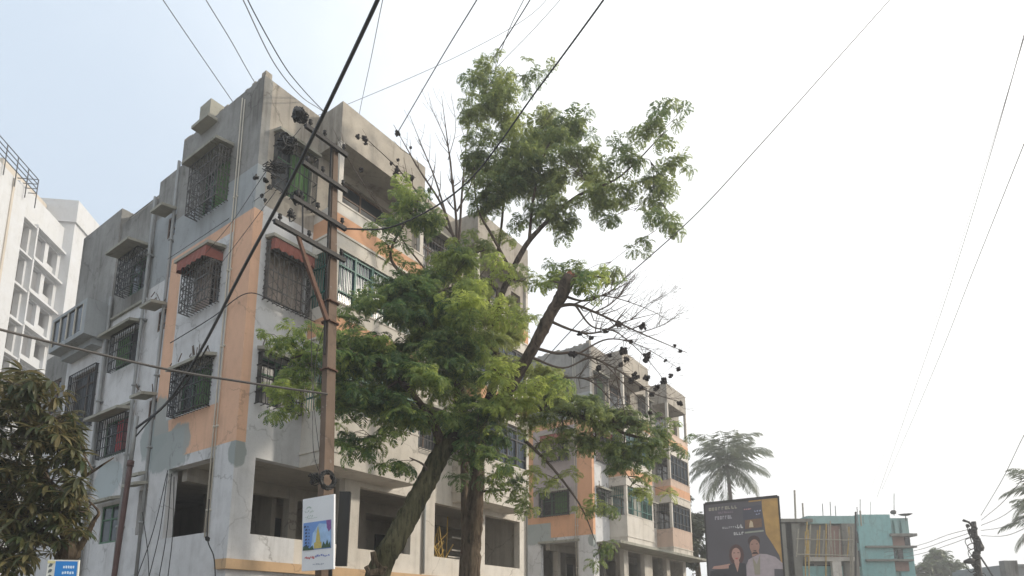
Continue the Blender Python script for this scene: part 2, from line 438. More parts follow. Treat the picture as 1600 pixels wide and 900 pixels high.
def window(root, pl, u0, u1, z0, z1, grille=None, out=0.32, frame='woodframe', fill=None, lattice=False, nbar=None, pane='glass', leaves=2):
    f = MB(); w = 0.055
    pbox(f, pl, u0, u1, 0.10, 0.16, z0, z0+w); pbox(f, pl, u0, u1, 0.10, 0.16, z1-w, z1)
    pbox(f, pl, u0, u0+w, 0.102, 0.158, z0+w, z1-w); pbox(f, pl, u1-w, u1, 0.102, 0.158, z0+w, z1-w)
    for k in range(1, leaves):
        um = u0+(u1-u0)*k/leaves
        pbox(f, pl, um-w/2, um+w/2, 0.102, 0.158, z0+w, z1-w)
    pbox(f, pl, u0+w, u1-w, 0.105, 0.155, z1-0.42, z1-0.38)
    win = f.build('window', M[frame], root)
    for k in range(leaves):
        a = u0+w+(u1-u0-2*w)*k/leaves; b_ = u0+w+(u1-u0-2*w)*(k+1)/leaves
        p = MB(); pbox(p, pl, a+0.01, b_-0.01, 0.125, 0.14, z0+w, z1-w)
        p.build('pane', M[pane], win)
    if fill:
        c = MB(); n = 10
        side = fill[1]
        a, b_ = (u0+0.06, u0+(u1-u0)*0.55) if side < 0 else ((u0+(u1-u0)*0.45, u1-0.06) if side > 0 else (u0+0.06, u1-0.06))
        for k in range(n):
            ua = a+(b_-a)*k/n; ub = a+(b_-a)*(k+1)/n
            da = 0.08+0.025*(k % 2); db = 0.08+0.025*((k+1) % 2)
            c.quad(pl(ua, z0+0.1, da), pl(ub, z0+0.1, db), pl(ub, z1-0.06, db), pl(ua, z1-0.06, da))
        c.build('curtain', M[fill[0]], win)
    if grille:
        gmb = MB(); t = 0.016
        e0, e1 = u0-0.04, u1+0.04; b0, b1 = z0-0.06, z1+0.02
        n = nbar or max(6, int((e1-e0)/0.13))
        for k in range(n+1):
            u = e0+(e1-e0)*k/n
            pbox(gmb, pl, u-t/2, u+t/2, -out, -out+t, b0, b1)
        for zz in (b0, b0+0.28, (b0+b1)/2, b1-0.3, b1):
            pbox(gmb, pl, e0, e1, -out-0.003, -out+t+0.003, zz-0.012, zz+0.012)
            for e in (e0, e1): pbox(gmb, pl, e-0.011, e+0.011, -out, 0.0, zz-0.011, zz+0.011)
        for e in (e0, e1):
            for k in range(1, 4):
                pbox(gmb, pl, e-t/2, e+t/2, -out*k/4-t/2, -out*k/4+t/2, b0, b1)
        nb = n if n < 14 else 14
        for k in range(nb+1):      # bottom tray bars
            u = e0+(e1-e0)*k/nb
            pbox(gmb, pl, u-t/2, u+t/2, -out, 0.0, b0-0.008, b0+0.008)
        if lattice:
            m = max(3, int((e1-e0)/0.16)); k2 = int((b1-b0)/0.16)
            for i in range(m):
                for j in range(k2):
                    ua = e0+(e1-e0)*i/m; ub = e0+(e1-e0)*(i+1)/m; za = b0+(b1-b0)*j/k2; zb = b0+(b1-b0)*(j+1)/k2
                    if (i+j) % 2: za, zb = zb, za
                    gmb.bar(pl(ua, za, -out+0.004), pl(ub, zb, -out+0.004), 0.011)
            for e in (e0, e1):
                for j in range(k2):
                    za = b0+(b1-b0)*j/k2; zb = b0+(b1-b0)*(j+1)/k2
                    gmb.bar(pl(e, za, -out), pl(e, zb, 0), 0.011); gmb.bar(pl(e, zb, -out), pl(e, za, 0), 0.011)
        gmb.build('window_grille', M[grille], win)
    return win

def canopy(root, pl, u0, u1, z, out=0.5, cloth=False, side=0.12, mat='chajja', clutter=0, seed=1):
    m = MB()
    # thin sloping slab with a down-turned lip
    a = [pl(u0-side, z+0.10, -0.002), pl(u1+side, z+0.10, -0.002), pl(u1+side, z+0.02, -out), pl(u0-side, z+0.02, -out)]
    b_ = [pl(u0-side, z+0.02, -0.002), pl(u1+side, z+0.02, -0.002), pl(u1+side, z-0.06, -out), pl(u0-side, z-0.06, -out)]
    m.quad(*a); m.quad(*b_)
    for i in range(4):
        j = (i+1) % 4; m.quad(a[i], a[j], b_[j], b_[i])
    c = m.build('window_canopy', M[mat], root)
    if cloth:
        k = MB(); n = 12
        for i in range(n):
            ua = u0+(u1-u0)*i/n; ub = u0+(u1-u0)*(i+1)/n
            wa = 0.03*(i % 2); wb = 0.03*((i+1) % 2)
            k.quad(pl(ua, z-0.06, -out+0.03), pl(ub, z-0.06, -out+0.03), pl(ub, z-0.36+wb, -out+0.03-wb), pl(ua, z-0.36+wa, -out+0.03-wa))
        for e in (u0, u1):
            k.quad(pl(e, z-0.05, 0), pl(e, z-0.06, -out+0.03), pl(e, z-0.36, -out+0.03), pl(e, z-0.30, 0))
        k.build('awning_cloth', M['redcloth'], c)
    if clutter:
        k = MB(); rg = random.Random(seed)
        for _ in range(clutter):
            u = rg.uniform(u0-side, u1+side); p = pl(u, z+0.08, -rg.uniform(0.05, out))
            q = Vector(p)+Vector((rg.uniform(-.1, .1), rg.uniform(-.1, .1), rg.uniform(0.06, 0.28)))
            k.bar(p, q, 0.018)
        k.build('dry_weeds', M['twig'], c)['kind'] = 'stuff'
    return c

def apartment(loc, rot, kind):
    first = kind == 'main'
    root = empty('apartment_building', loc, rot)
    mats = [M['white_wall'], M['orange' if first else 'orange2'], M['raw'], M['bluegrey'], M['mauve' if not first else 'white_wall'], M['cream'], M['rawlit'], M['pinkish']]
    T = 16.1
    # --- left facade -----------------------------------------------------
    opsA = [(1.3, 2.7, 13.15, 14.5), (1.3, 2.6, 10.36, 11.6), (1.3, 2.85, 7.66, 8.8), (0.86, 2.95, 4.52, 6.28)]
    def mA(u, z):
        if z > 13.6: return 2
        if z > 12.4: return 3
        if z > 12.08: return 1
        if u < 0.84: return 1 if z > 6.55 else 0
        if u > 3.36: return 1 if z > 7.3 else 0
        if z < 7.3 and u > 2.35: return 0
        if z < 7.62: return 1 if z > 6.55 else 0
        return 4
    m = MB(); facade(m, plL, 0.0, 3.95, 0.0, T, opsA, mA, (0.84, 3.36, 2.35, 0.06), (13.6, 12.4, 12.08, 6.55, 7.3, 7.62))
    m.build('wall', mats, root)
    if not first:
        for (u, v, hh) in ((0.86, 2.95, 6.28),):
            s_ = MB(); pbox(s_, plL, u-0.12, v+0.12, -0.08, -0.002, hh+0.02, hh+0.12); s_.build('lintel', M['chajja'], root)
    sm = [(4.12, 4.6, 13.3, 13.95), (4.12, 4.6, 10.45, 11.05), (4.1, 4.6, 7.85, 8.45), (4.15, 4.65, 4.75, 5.95)]
    def mS(u, z):
        return 2 if z > 14.2 else (3 if z > 12.0 else (0 if z > 8.9 or z < 6.4 else 0))
    m = MB(); facade(m, plL, 3.95, 5.4, 0.0, 15.5, sm, mS, (), (14.2, 12.0), d=0.10); m.build('wall', mats, root)
    bg_ = [(5.5, 6.65, 12.15, 13.2), (5.55, 7.0, 9.85, 10.9), (5.55, 7.1, 7.2, 8.25), (5.55, 6.75, 4.65, 5.72)]
    m = MB(); facade(m, plL, 5.4, 7.65, 0.0, 14.95, bg_, lambda u, z: 2 if z > 11.75 else 0, (), (11.75,), d=0.07); m.build('wall', mats, root)
    b4 = [(8.0, 9.9, 8.4, 10.3)]
    m = MB(); facade(m, plL, 7.65, 10.5, 0.0, 15.5, b4, lambda u, z: 2 if z > 11.2 else (0 if u < 9 else 0), (9,), (11.2,)); m.build('wall', mats, root)
    m = MB(); facade(m, plL, 10.5, 12.6, 0.0, 11.6, [(11.0, 11.9, 9.4, 10.6), (11.0, 11.9, 6.4, 7.6)], lambda u, z: 2 if z > 9 else 0, (), (9,), d=0.05); m.build('wall', mats, root)
    # side returns where the roof steps
    m = MB(); m.box(0.12, 6.0, 3.72, 3.95, 15.3, T-0.01); m.box(0.1, 6, 7.655, 7.87, 14.8, 15.49); m.box(0.2, 6, 5.2, 5.39, 14.8, 15.49); m.box(0.25, 6, 10.28, 10.5, 11.5, 15.49); m.build('parapet', M['raw'], root)
    gr1 = 'palegrille' if first else 'grille'
    window(root, plL, 1.3, 2.7, 13.15, 14.5, gr1, 0.34, 'greenframe', ('greencloth', -1), True, leaves=3)
    window(root, plL, 1.3, 2.6, 10.36, 11.6, gr1, 0.31, 'woodframe', ('curtain', 1), True, leaves=3)
    window(root, plL, 1.3, 2.85, 7.66, 8.8, 'grille', 0.22, 'greenframe', ('greencloth', -1), True, leaves=3)
    canopy(root, plL, 1.3, 2.75, 14.62, 0.5, clutter=0)
    canopy(root, plL, 1.25, 2.65, 11.7, 0.48, cloth=True)
    canopy(root, plL, 1.25, 2.9, 8.85, 0.3, clutter=16, seed=4)
    for z in (13.95, 11.05, 8.45):
        canopy(root, plL, 4.08, 4.5, z-0.02, 0.42, clutter=5 if z < 12 else 0, seed=int(z))
    canopy(root, plL, 4.1, 4.55, 6.02, 0.35); canopy(root, plL, 4.15, 4.6, 6.3, 0.25)
    for o in sm[:3]: window(root, plL, *o, leaves=1)
    window(root, plL, *bg_[0], 'grille', 0.3, 'greenframe', None, True); canopy(root, plL, 5.5, 6.7, 13.32, 0.62)
    window(root, plL, *bg_[1], 'grille', 0.12, 'greenframe', ('greencloth', 1)); canopy(root, plL, 5.5, 7.3, 10.95, 0.34)
    window(root, plL, *bg_[2], 'grille', 0.12, 'greenframe', ('redcurtain', -1)); canopy(root, plL, 5.45, 7.35, 8.33, 0.42)
    window(root, plL, *bg_[3], None, 0.1, 'greenframe'); canopy(root, plL, 5.45, 7.0, 5.8, 0.32)
    window(root, plL, *b4[0], 'grille', 0.1, 'woodframe')
    window(root, plL, 11.0, 11.9, 9.4, 10.6, None); window(root, plL, 11.0, 11.9, 6.4, 7.6, None)
    # boxed-out room on brackets
    m = MB(); pbox(m, plL, 7.75, 10.4, -0.6, -0.002, 11.05, 11.2); pbox(m, plL, 7.75, 10.4, -0.6, -0.002, 12.1, 12.2)
    pbox(m, plL, 7.75, 7.84, -0.6, -0.002, 11.2, 12.1); pbox(m, plL, 10.3, 10.4, -0.6, -0.002, 11.2, 12.1)
    pbox(m, plL, 7.84, 8.0, -0.598, -0.45, 11.2, 12.1); pbox(m, plL, 7.9, 10.2, -0.3, -0.002, 10.85, 11.05)
    bx = m.build('box_window', M['bluegrey'], root)
    m = MB(); pbox(m, plL, 8.0, 10.3, -0.56, -0.54, 11.2, 12.1); m.build('pane', M['glass'], bx)
    for k in range(5):
        m = MB(); pbox(m, plL, 8.0+k*0.57, 8.05+k*0.57, -0.6, -0.57, 11.2, 12.1)
        m.build('mullion', M['whitepipe'], bx)
    # slab lines and drain pipes on the left face
    for z in (11.66, 8.6):
        m = MB(); pbox(m, plL, 5.42, 7.63, 0.0, 0.068, z-0.03, z+0.04); m.build('ledge', M['chajja'], root)
    for u, z1, r, mt in ((4.05, 15.5, 0.045, 'pipe'), (5.33, 14.9, 0.045, 'pipe'), (7.58, 12.4, 0.05, 'pipe'), (0.92, 15.9, 0.018, 'whitepipe'), (0.80, 15.8, 0.014, 'whitepipe')):
        m = MB(); m.tube([plL(u, 3.2 if r > 0.03 else 4.4, -0.03), plL(u+0.01, 8, -0.035), plL(u, 12, -0.03), plL(u, z1, -0.03)], r, 8)
        for zz in range(5, int(z1), 2): pbox(m, plL, u-r*1.3, u+r*1.3, -0.03-r*1.3, 0.1, zz, zz+0.05)
        m.build('drain_pipe', M[mt], root, True)
    # --- right facade ------------------------------------------------------
    G = [(0.52, 3.15, 4.47, 6.25), (3.66, 5.62, 4.42, 6.1), (6.63, 8.6, 4.45, 6.1), (9.11, 11.13, 4.38, 6.06)]
    W = [(0.42, 1.52, 7.58, 8.75), (0.42, 1.55, 10.2, 11.62), (0.42, 1.55, 13.2, 14.6)]
    mid = [(5.5, 6.8, z, z+1.2) for z in (7.7, 10.7, 13.6)]
    doors = [(a, b_, z, z+2.1) for (a, b_) in ((2.1, 4.5), (7.8, 9.9)) for z in (6.66, 9.62, 12.6)]
    endw = [(10.6, 11.2, z, z+1.0) for z in (7.9, 10.9, 13.9)]
    def mR(u, z):
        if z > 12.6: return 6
        return 0 if u < 1.7 else 5
    m = MB(); facade(m, plR, 0.24, 11.6, 3.86, T, G+W+mid+doors+endw, mR, (1.7,), (12.6,)); m.build('wall', mats, root)
    window(root, plR, *W[0], 'grille', 0.2, 'greenframe', None, nbar=7)
    window(root, plR, *W[1], gr1, 0.2, 'woodframe', ('curtain', 0), True)
    window(root, plR, *W[2], 'grille', 0.2, 'greenframe', ('greencloth', 1))
    canopy(root, plR, 0.4, 1.55, 11.74, 0.38, cloth=True, side=0.06)
    canopy(root, plR, 0.4, 1.55, 8.85, 0.32, side=0.05, clutter=8, seed=9)
    canopy(root, plR, 0.4, 1.55, 14.7, 0.32, side=0.05)
    for o in mid: window(root, plR, *o, 'grille', 0.2); canopy(root, plR, o[0], o[1], o[3]+0.1, 0.4)
    for o in doors: window(root, plR, *o, None, frame='woodframe')
    for o in endw: window(root, plR, *o, None)
    # bays with balconies
    D = -0.95
    for bi, (a, b_) in enumerate(((1.7, 4.85), (7.4, 10.35))):
        for fi, (s0, s1, r1, top) in enumerate(((6.23, 6.6, 7.62, 8.95), (9.1, 9.55, 10.4, 11.82), (11.9, 12.33, 13.13, 14.93))):
            sb = MB(); pbox(sb, plR, a, b_, D, -0.002, s0, s1); pbox(sb, plR, a-0.03, b_+0.03, D-0.03, -0.001, s1-0.05, s1+0.01)
            bay = sb.build('balcony', M['cream'], root)
            rl = MB(); z0 = s1+0.01
            zb = s1+(0.5 if fi else 0.001)
            for (zz0, zz1, mi) in ((z0, zb, 1), (zb, r1, 0)):
                if zz1-zz0 < 0.02: continue
                pbox(rl, plR, a, b_, D, D+0.1, zz0, zz1, mi)
                pbox(rl, plR, a, a+0.1, D+0.1, -0.002, zz0, zz1, mi); pbox(rl, plR, b_-0.1, b_, D+0.1, -0.002, zz0, zz1, mi)
            pbox(rl, plR, a-0.02, b_+0.02, D-0.02, D+0.12, r1, r1+0.05, 0)
            rl.build('parapet_wall', [M['cream'] if bi == 0 or first else M['pinkish'], M['orange2']], bay)
            for e in (a, b_-0.14):
                pr = MB(); pbox(pr, plR, e, e+0.14, D+0.005, D+0.14, r1+0.05, top+0.12)
                pr.build('pier', M['cream'], bay)
            if fi < 2:
                fr = MB(); n = 5
                zt = top+0.1
                for k in range(n+1):
                    u = a+0.14+(b_-a-0.28)*k/n
                    pbox(fr, plR, u-0.03, u+0.03, D+0.03, D+0.08, r1+0.05, zt)
                for k in range(26):
                    u = a+0.14+(b_-a-0.28)*k/26
                    pbox(fr, plR, u-0.008, u+0.008, D+0.05, D+0.066, r1+0.05, zt)
                for zz in (r1+0.35, zt-0.45, zt-0.1):
                    pbox(fr, plR, a+0.14, b_-0.14, D+0.035, D+0.075, zz, zz+0.04)
                for k in range(8):
                    dd = D+0.14+0.8*k/8
                    pbox(fr, plR, a+0.02, a+0.04, dd-0.008, dd+0.008, r1, zt)
                for zz in (r1+0.35, zt-0.45): pbox(fr, plR, a+0.018, a+0.045, D+0.1, -0.002, zz, zz+0.04)
                fr.build('balcony_grille', M['greengrille'] if (bi == 0) else M['grille'], bay)
                if fi == 1 or bi == 1:
                    gl = MB(); pbox(gl, plR, a+0.14, b_-0.14, D+0.09, D+0.1, r1+0.05, zt)
                    gl.build('pane', M['glassblue'], bay)
        tp = MB()
        pbox(tp, plR, a, b_, D, -0.002, 14.93, 15.07, 0)
        pbox(tp, plR, a, b_, D, D+0.12, 15.07, T, 0); pbox(tp, plR, a, a+0.12, D+0.12, -0.002, 15.07, T-0.003, 0); pbox(tp, plR, b_-0.12, b_, D+0.12, -0.002, 15.07, T-0.003, 0)
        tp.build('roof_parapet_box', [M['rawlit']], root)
    # continuous canopy slab over the ground storey on the twin
    if not first:
        m = MB(); pbox(m, plR, 0.3, 12.3, -1.25, -0.003, 6.10, 6.225); m.build('canopy_slab', M['chajja'], root)
    # base ledge, ceilings, floors, inner walls, columns
    m = MB(); pbox(m, plR, -0.1, 11.7, -0.16, 0.3, 3.64, 3.86); m.build('ledge', M['ledge'], root)
    for z in (3.6, 6.35, 9.2, 12.15, 15.15):
        m = MB(); m.box(0.26, 11.35, 0.26, 10.2, z, z+0.14); m.build('floor_slab', M['interior'], root)
    m = MB()
    m.box(3.4, 3.55, 3.6, 10.2, 3.74, 15.15); m.box(0.3, 11.3, 3.42, 3.56, 6.5, 15.15); m.box(2.4, 11.3, 5.5, 5.64, 3.74, 6.35)
    for x in (3.3, 6.1, 8.8): m.box(x, x+0.14, 0.3, 3.4, 6.5, 15.15)
    m.build('inner_wall', M['interior'], root)
    for x, y in ((1.0, 2.6), (3.3, 2.6), (5.9, 2.6), (8.7, 2.6), (3.3, 0.28), (5.9, 0.28), (8.7, 0.28)):
        m = MB(); m.box(x, x+0.28, y, y+0.28, 3.74, 6.35); m.build('column', M['interior'], root)
    m = MB(); m.box(0.3, 11.3, 2.63, 2.85, 6.0, 6.348); m.build('beam', M['interior'], root)
    for x0, x1, z1 in ((2.6, 3.2, 5.9), (4.2, 5.0, 5.9), (6.6, 7.3, 5.9), (9.2, 10.1, 5.85), (10.3, 10.9, 5.2)):
        m = MB(); m.box(x0, x1, 5.42, 5.498, 3.74, z1); m.build('inner_door', M['black'], root)
    for x0, x1, z0, z1 in ((9.5, 10.9, 5.45, 5.5), (9.5, 10.9, 5.0, 5.05), (9.3, 10.6, 4.75, 4.8)):
        m = MB(); m.box(x0, x1, 1.8, 2.2, z0, z1); m.build('shelf_board', M['cream'], root)
    for k in range(9):
        m = MB(); x = 4.0+k*0.21; m.bar((x, 2.2, 3.75), (x+0.3*math.sin(k*2.3), 2.6, 4.6+0.5*math.sin(k*1.7)), 0.09, 0.03); m.build('stored_plank', M['bamboogrey' if k % 2 else 'woodframe'], root)
    m = MB(); facade(m, plR, 0.24, 11.6, 0.0, 3.64, [(0.6+2.2*i, 2.5+2.2*i, 0.15, 3.0) for i in range(5)], lambda u, z: 0); m.build('shop_front', mats, root)
    for i in range(5):
        m = MB()
        for k in range(19): pbox(m, plR, 0.6+2.2*i, 2.5+2.2*i, 0.10+0.02*(k % 2), 0.16, 0.15+k*0.15, 0.298+k*0.15)
        m.build('roller_shutter', M['shutter'], root)
    # right end wall, back walls
    m = MB(); m.box(11.36, 11.6, 0.241, 10.2, 0, T); m.box(0.25, 11.36, 10.21, 10.45, 0, T-0.7); m.build('wall', M['cream'], root)
    m = MB(); pbox(m, plR, 0.25, 11.35, 0.26, 10.2, 15.295, 15.32); m.build('roof', M['raw'], root)
    if first:
        for u in (6.12, 11.5):
            m = MB(); m.tube([plR(u, 3.9, -0.06), plR(u, 6.2, -0.06)] if u < 7 else [plR(u, 3.9, -0.06), plR(u, 15.8, -0.06)], 0.04, 8); m.build('drain_pipe', M['pipe'], root, True)
    # broken roof edge stones
    m = MB(); rg = random.Random(11)
    for _ in range(26):
        u = rg.uniform(0.1, 3.8); s_ = rg.uniform(0.03, 0.10)
        pbox(m, plL, u, u+s_*2, 0.02, 0.14, T+0.001, T+s_)
    pbox(m, plL, 0.0, 0.18, 0.02, 0.2, T+0.001, T+0.16)
    m.build('coping_stone', M['rawlit'], root)['kind'] = 'stuff'
    if first:
        m = MB(); pbox(m, plL, 2.3, 2.85, -0.16, 0.3, 16.0, 16.55); pbox(m, plL, 2.15, 3.0, -0.28, -0.001, 15.86, 15.95); m.build('roof_outlet_box', M['chajja'], root)
    return root

A1 = apartment((C1.x, C1.y, 0), ROT, 'main')
tag(A1, 'nearest weathered apartment block, peach frame round its left windows, raw grey top storey', 'building')
A2 = apartment((C2.x, C2.y, 0), ROT, 'twin')
tag(A2, 'farther orange and mauve apartment block with balconies behind the big tree', 'building')
# ------------------------------------------------------------------ far white tower block
TW = at(40, 431, 52); TA = R(97.5)
def tower():
    root = empty('tower_block', (TW.x, TW.y, 0), TA)
    tag(root, 'tall white tower block with roof railing at the far left', 'building')
    mats = [M['tower'], M['towertan']]
    m = MB(); pbox(m, plR, -14, -1.25, 0, 9, 0, 39.6); m.build('wall', M['tower'], root)
    for u in (-3.2, -6.4, -9.6):
        m = MB(); pbox(m, plR, u-0.12, u+0.12, -0.10, -0.003, 3, 39.4); m.build('wall_rib', M['towertan'], root)
    ops = []
    for k in range(12):
        z = 35.1-3.15*k+2.35
        if z < 4: break
        ops.append((-0.75, 0.9, z-2.45, z)); ops.append((1.5, 3.4, z-2.0, z+0.15)); ops.append((3.95, 5.45, z-2.3, z+0.15))
    m = MB(); facade(m, plR, -1.2, 5.9, 0, 40.7, ops, lambda u, z: 0, (0.9,), d=0.8, th=0.5); m.build('wall', mats, root)
    for k, z in enumerate([35.1-3.15*k+2.35 for k in range(11)]):
        m = MB(); pbox(m, plR, 1.15, 5.8, 0.25, 0.795, z+0.35, z+0.55); pbox(m, plR, -1.0, 1.1, 0.35, 0.795, z+0.12, z+0.28); m.build('sun_shade', M['tower'], root)
        m = MB(); pbox(m, plR, 1.15, 1.35, 0.3, 0.795, z-2.6, z+0.349); m.build('fin', M['tower'], root)
        w = MB(); pbox(w, plR, 1.5, 3.4, 1.05, 1.12, z-2.0, z-1.93); pbox(w, plR, 2.4, 2.5, 1.05, 1.12, z-1.93, z+0.15); pbox(w, plR, 1.5, 3.4, 1.05, 1.12, z+0.08, z+0.15)
        wo_ = w.build('window', M['tower'], root)
        p = MB(); pbox(p, plR, 1.5, 3.4, 1.14, 1.18, z-1.93, z+0.1); p.build('pane', M['palecable'], wo_)
        p = MB(); pbox(p, plR, 3.95, 5.45, 1.1, 1.2, z-2.3, z-1.35); p.build('balcony_rail', M['tower'], root)
    m = MB(); pbox(m, plR, -1.2, 5.9, 2.4, 2.6, 0, 40); m.build('inner_wall', M['towertan'], root)
    for k in range(12):
        m = MB(); pbox(m, plR, -1.2, 5.9, 1.32, 2.39, 35.1-3.15*k-0.35, 35.1-3.15*k-0.15); m.build('floor_slab', M['towertan'], root)
    m = MB(); pbox(m, plR, 5.9, 9.9, -0.1, 9, 0, 41.1); m.build('wall', M['tower'], root)
    m = MB(); pbox(m, plR, 5.7, 10.1, -0.3, 9, 41.35, 43.7); pbox(m, plR, 5.9, 9.9, -0.1, 8.8, 41.1, 41.349); m.build('roof_parapet_box', M['tower'], root)
    m = MB(); pbox(m, plR, -1, 5.6, 2.5, 9, 40, 42.9); m.build('roof_room', M['towertan'], root)
    for k in range(4):
        m = MB(); z = 40.0+0.46*k
        m.tube([plR(-14, z, -0.2), plR(-0.5, z, -0.2), plR(-0.5, z, 1.5)], 0.045, 6); m.build('rail', M['darksteel'], root)
    for k in range(10):
        u = -13.5+1.45*k
        m = MB(); pbox(m, plR, u-0.03, u+0.03, -0.22, -0.16, 38.6, 41.4); m.build('rail_post', M['darksteel'], root)
    return root
tower()

# ------------------------------------------------------------------ utility pole in front of the near block
PX, PY = -3.17, 10.5
BD = Vector((BX, BY, 0)); ND = Vector((BY, -BX, 0))      # along the street / towards the road
def P3(s, z, d=0.0):
    lean = (z-7.7)*-0.026
    return (s*BX+d*BY, s*BY-d*BX, z) if False else tuple(Vector((lean, 0, z))+BD*s+ND*d)
def pole():
    root = empty('utility_pole', (PX, PY, 0))
    tag(root, 'brown concrete utility pole with four black crossarms and a rusty brace', 'utility pole')
    m = MB()
    zs = [0, 3, 5, 6.5, 8, 9.5, 11.02]
    for i in range(len(zs)-1):
        a = Vector(P3(0, zs[i])); b_ = Vector(P3(0, zs[i+1]))
        w0 = 0.122-0.0048*zs[i]-(0.018 if zs[i] > 8.5 else 0); w1 = 0.122-0.0048*zs[i+1]-(0.018 if zs[i+1] > 8.5 else 0)
        c0 = [a+BD*sx*w0+ND*sy*w0*0.75 for sx, sy in ((-1,-1),(1,-1),(1,1),(-1,1))]
        c1 = [b_+BD*sx*w1+ND*sy*w1*0.75 for sx, sy in ((-1,-1),(1,-1),(1,1),(-1,1))]
        for k in range(4): m.quad(c0[k], c0[(k+1) % 4], c1[(k+1) % 4], c1[k])
    m.quad(*c1); m.build('shaft', M['concrete'], root)
    m = MB(); m.bar(P3(-0.12, 7.0, 0.02), P3(-0.09, 11.1, 0.02), 0.035, 0.03); m.build('channel', M['darksteel'], root)
    for z in (6.75, 7.62, 8.0):
        m = MB(); a = Vector(P3(0, z)); 
        for k in range(4):
            c = [(-1,-1),(1,-1),(1,1),(-1,1)]
            p = a+BD*c[k][0]*0.10+ND*c[k][1]*0.085; q = a+BD*c[(k+1)%4][0]*0.10+ND*c[(k+1)%4][1]*0.085
            m.bar(p, q, 0.02, 0.06)
        m.build('clamp', M['rust'], root)
    arms = ((10.99, -0.72, 0.2), (10.25, -0.75, 0.2), (9.49, -0.92, 0.2), (8.87, -1.24, 0.2))
    for z, a, b_ in arms:
        m = MB(); m.bar(P3(a, z, 0.11), P3(b_, z, 0.11), 0.075, 0.06); m.bar(P3(a, z+0.03, 0.075), P3(b_, z+0.03, 0.075), 0.02, 0.05)
        arm = m.build('crossarm', M['darksteel'], root)
        for s in ((a+0.1), (a+b_)/2-0.05, b_-0.08):
            k = MB(); k.tube([P3(s, z+0.03, 0.11), P3(s, z+0.09, 0.11), P3(s, z+0.11, 0.11), P3(s, z+0.14, 0.11), P3(s, z+0.17, 0.11)], [0.012, 0.012, 0.04, 0.028, 0.035], 8)
            k.build('insulator', M['darksteel'], arm, True)
    m = MB(); m.bar(P3(-0.78, 8.85, 0.1), P3(-0.62, 8.55, 0.08), 0.06, 0.05); m.bar(P3(-0.62, 8.55, 0.08), P3(-0.12, 7.62, 0.06), 0.07, 0.06); m.build('brace', M['rust'], root)
    m = MB(); m.bar(P3(-0.7, 8.87, 0.11), P3(-0.72, 9.49, 0.11), 0.05, 0.02); m.build('strap', M['darksteel'], root)
    return root
pole()

def scribble(mb, c, r, n, rad, rg, sq=(1, 1, 1), m=0):
    pts = []
    for i in range(n):
        a = rg.uniform(0, 2*math.pi); z = rg.uniform(-1, 1); q = math.sqrt(max(0, 1-z*z)); k = r*rg.uniform(0.55, 1.0)
        pts.append((c[0]+k*q*math.cos(a)*sq[0], c[1]+k*q*math.sin(a)*sq[1], c[2]+k*z*sq[2]))
    mb.tube(spline(pts, 3), rad, 4, m)

def tangle(name, u, v, Y, r, label, cat, n=40, rad=0.012, mat='cable', group=None, sq=(1, 1, 1), solid=0.0, seed=0, leaves=0):
    rg = random.Random(seed*13+5)
    c = at(u, v, Y)
    mb = MB(); scribble(mb, (0, 0, 0), r, n, rad, rg, sq)
    if solid: mb.blob((0, 0, 0), r*solid, 7, rg=rg)
    o = mb.build(name, M[mat]); o.location = c
    tag(o, label, cat, group)
    return o
tangle('cable_coil', 468, 181, 9.95, 0.15, 'dense black ball of coiled cable on the left tip of the top crossarm', 'cable coil', 80, 0.014, solid=0.85, seed=1)
tangle('cable_tangle', 448, 225, 9.9, 0.2, 'dark loose cable tangle just below the coiled ball, left of the pole', 'cable tangle', 150, 0.013, sq=(1, 0.6, 1.0), seed=2)
tangle('cable_tangle', 464, 308, 9.9, 0.14, 'small dark green tangle of cable on the third crossarm', 'cable tangle', 50, 0.012, 'cable', solid=0.5, seed=3)
tangle('cable_tangle', 432, 262, 9.6, 0.2, 'thin scattered cable tangle hanging between the upper left crossarm tips', 'cable tangle', 46, 0.007, sq=(1.3, 0.6, 0.7), seed=4)
tangle('cable_tangle', 455, 335, 9.8, 0.14, 'drooping loop of wires under the third crossarm tip', 'cable tangle', 26, 0.008, sq=(0.7, 0.6, 1.1), seed=6)
for i, (u, v) in enumerate(((400, 277), (415, 281), (427, 275), (421, 292), (409, 306), (414, 313))):
    tangle('wire_joint', u, v, 9.3, 0.055 if i < 4 else 0.035, 'knotted wire joint left of the pole, '+('leftmost of the upper row','second in the upper row, larger','third in the upper row','under the upper row, right','lower left, small','lowest, small')[i], 'wire joint', 18, 0.011, group='knotted wire joints left of the pole', solid=0.6, seed=20+i)
# ring of spare cable below the pole's clamps
m = MB(); rg = random.Random(3)
c = at(512, 750, 10.2)
for k in range(20):
    R_ = 0.095+0.06*rg.random(); ph = rg.uniform(0, 6)
    pts = []
    for i in range(25):
        a = 2*math.pi*i/24
        pts.append(Vector((0, 0, 0))+BD*math.cos(a+ph)*R_*1.0+Vector((0, 0, 1))*math.sin(a+ph)*R_*1.05+ND*rg.uniform(-0.03, 0.03))
    pts[-1] = pts[0]
    m.tube(pts, 0.011, 5)
o = m.build('cable_ring', M['cable']); o.location = c
tag(o, 'round ring of spare black cable hung on the pole above the white sign', 'cable ring')
tangle('junction_box_wires', 490, 748, 10.15, 0.13, 'messy wires left of the cable ring above the white sign', 'wires', 40, 0.007, sq=(1, .5, 1), seed=40)

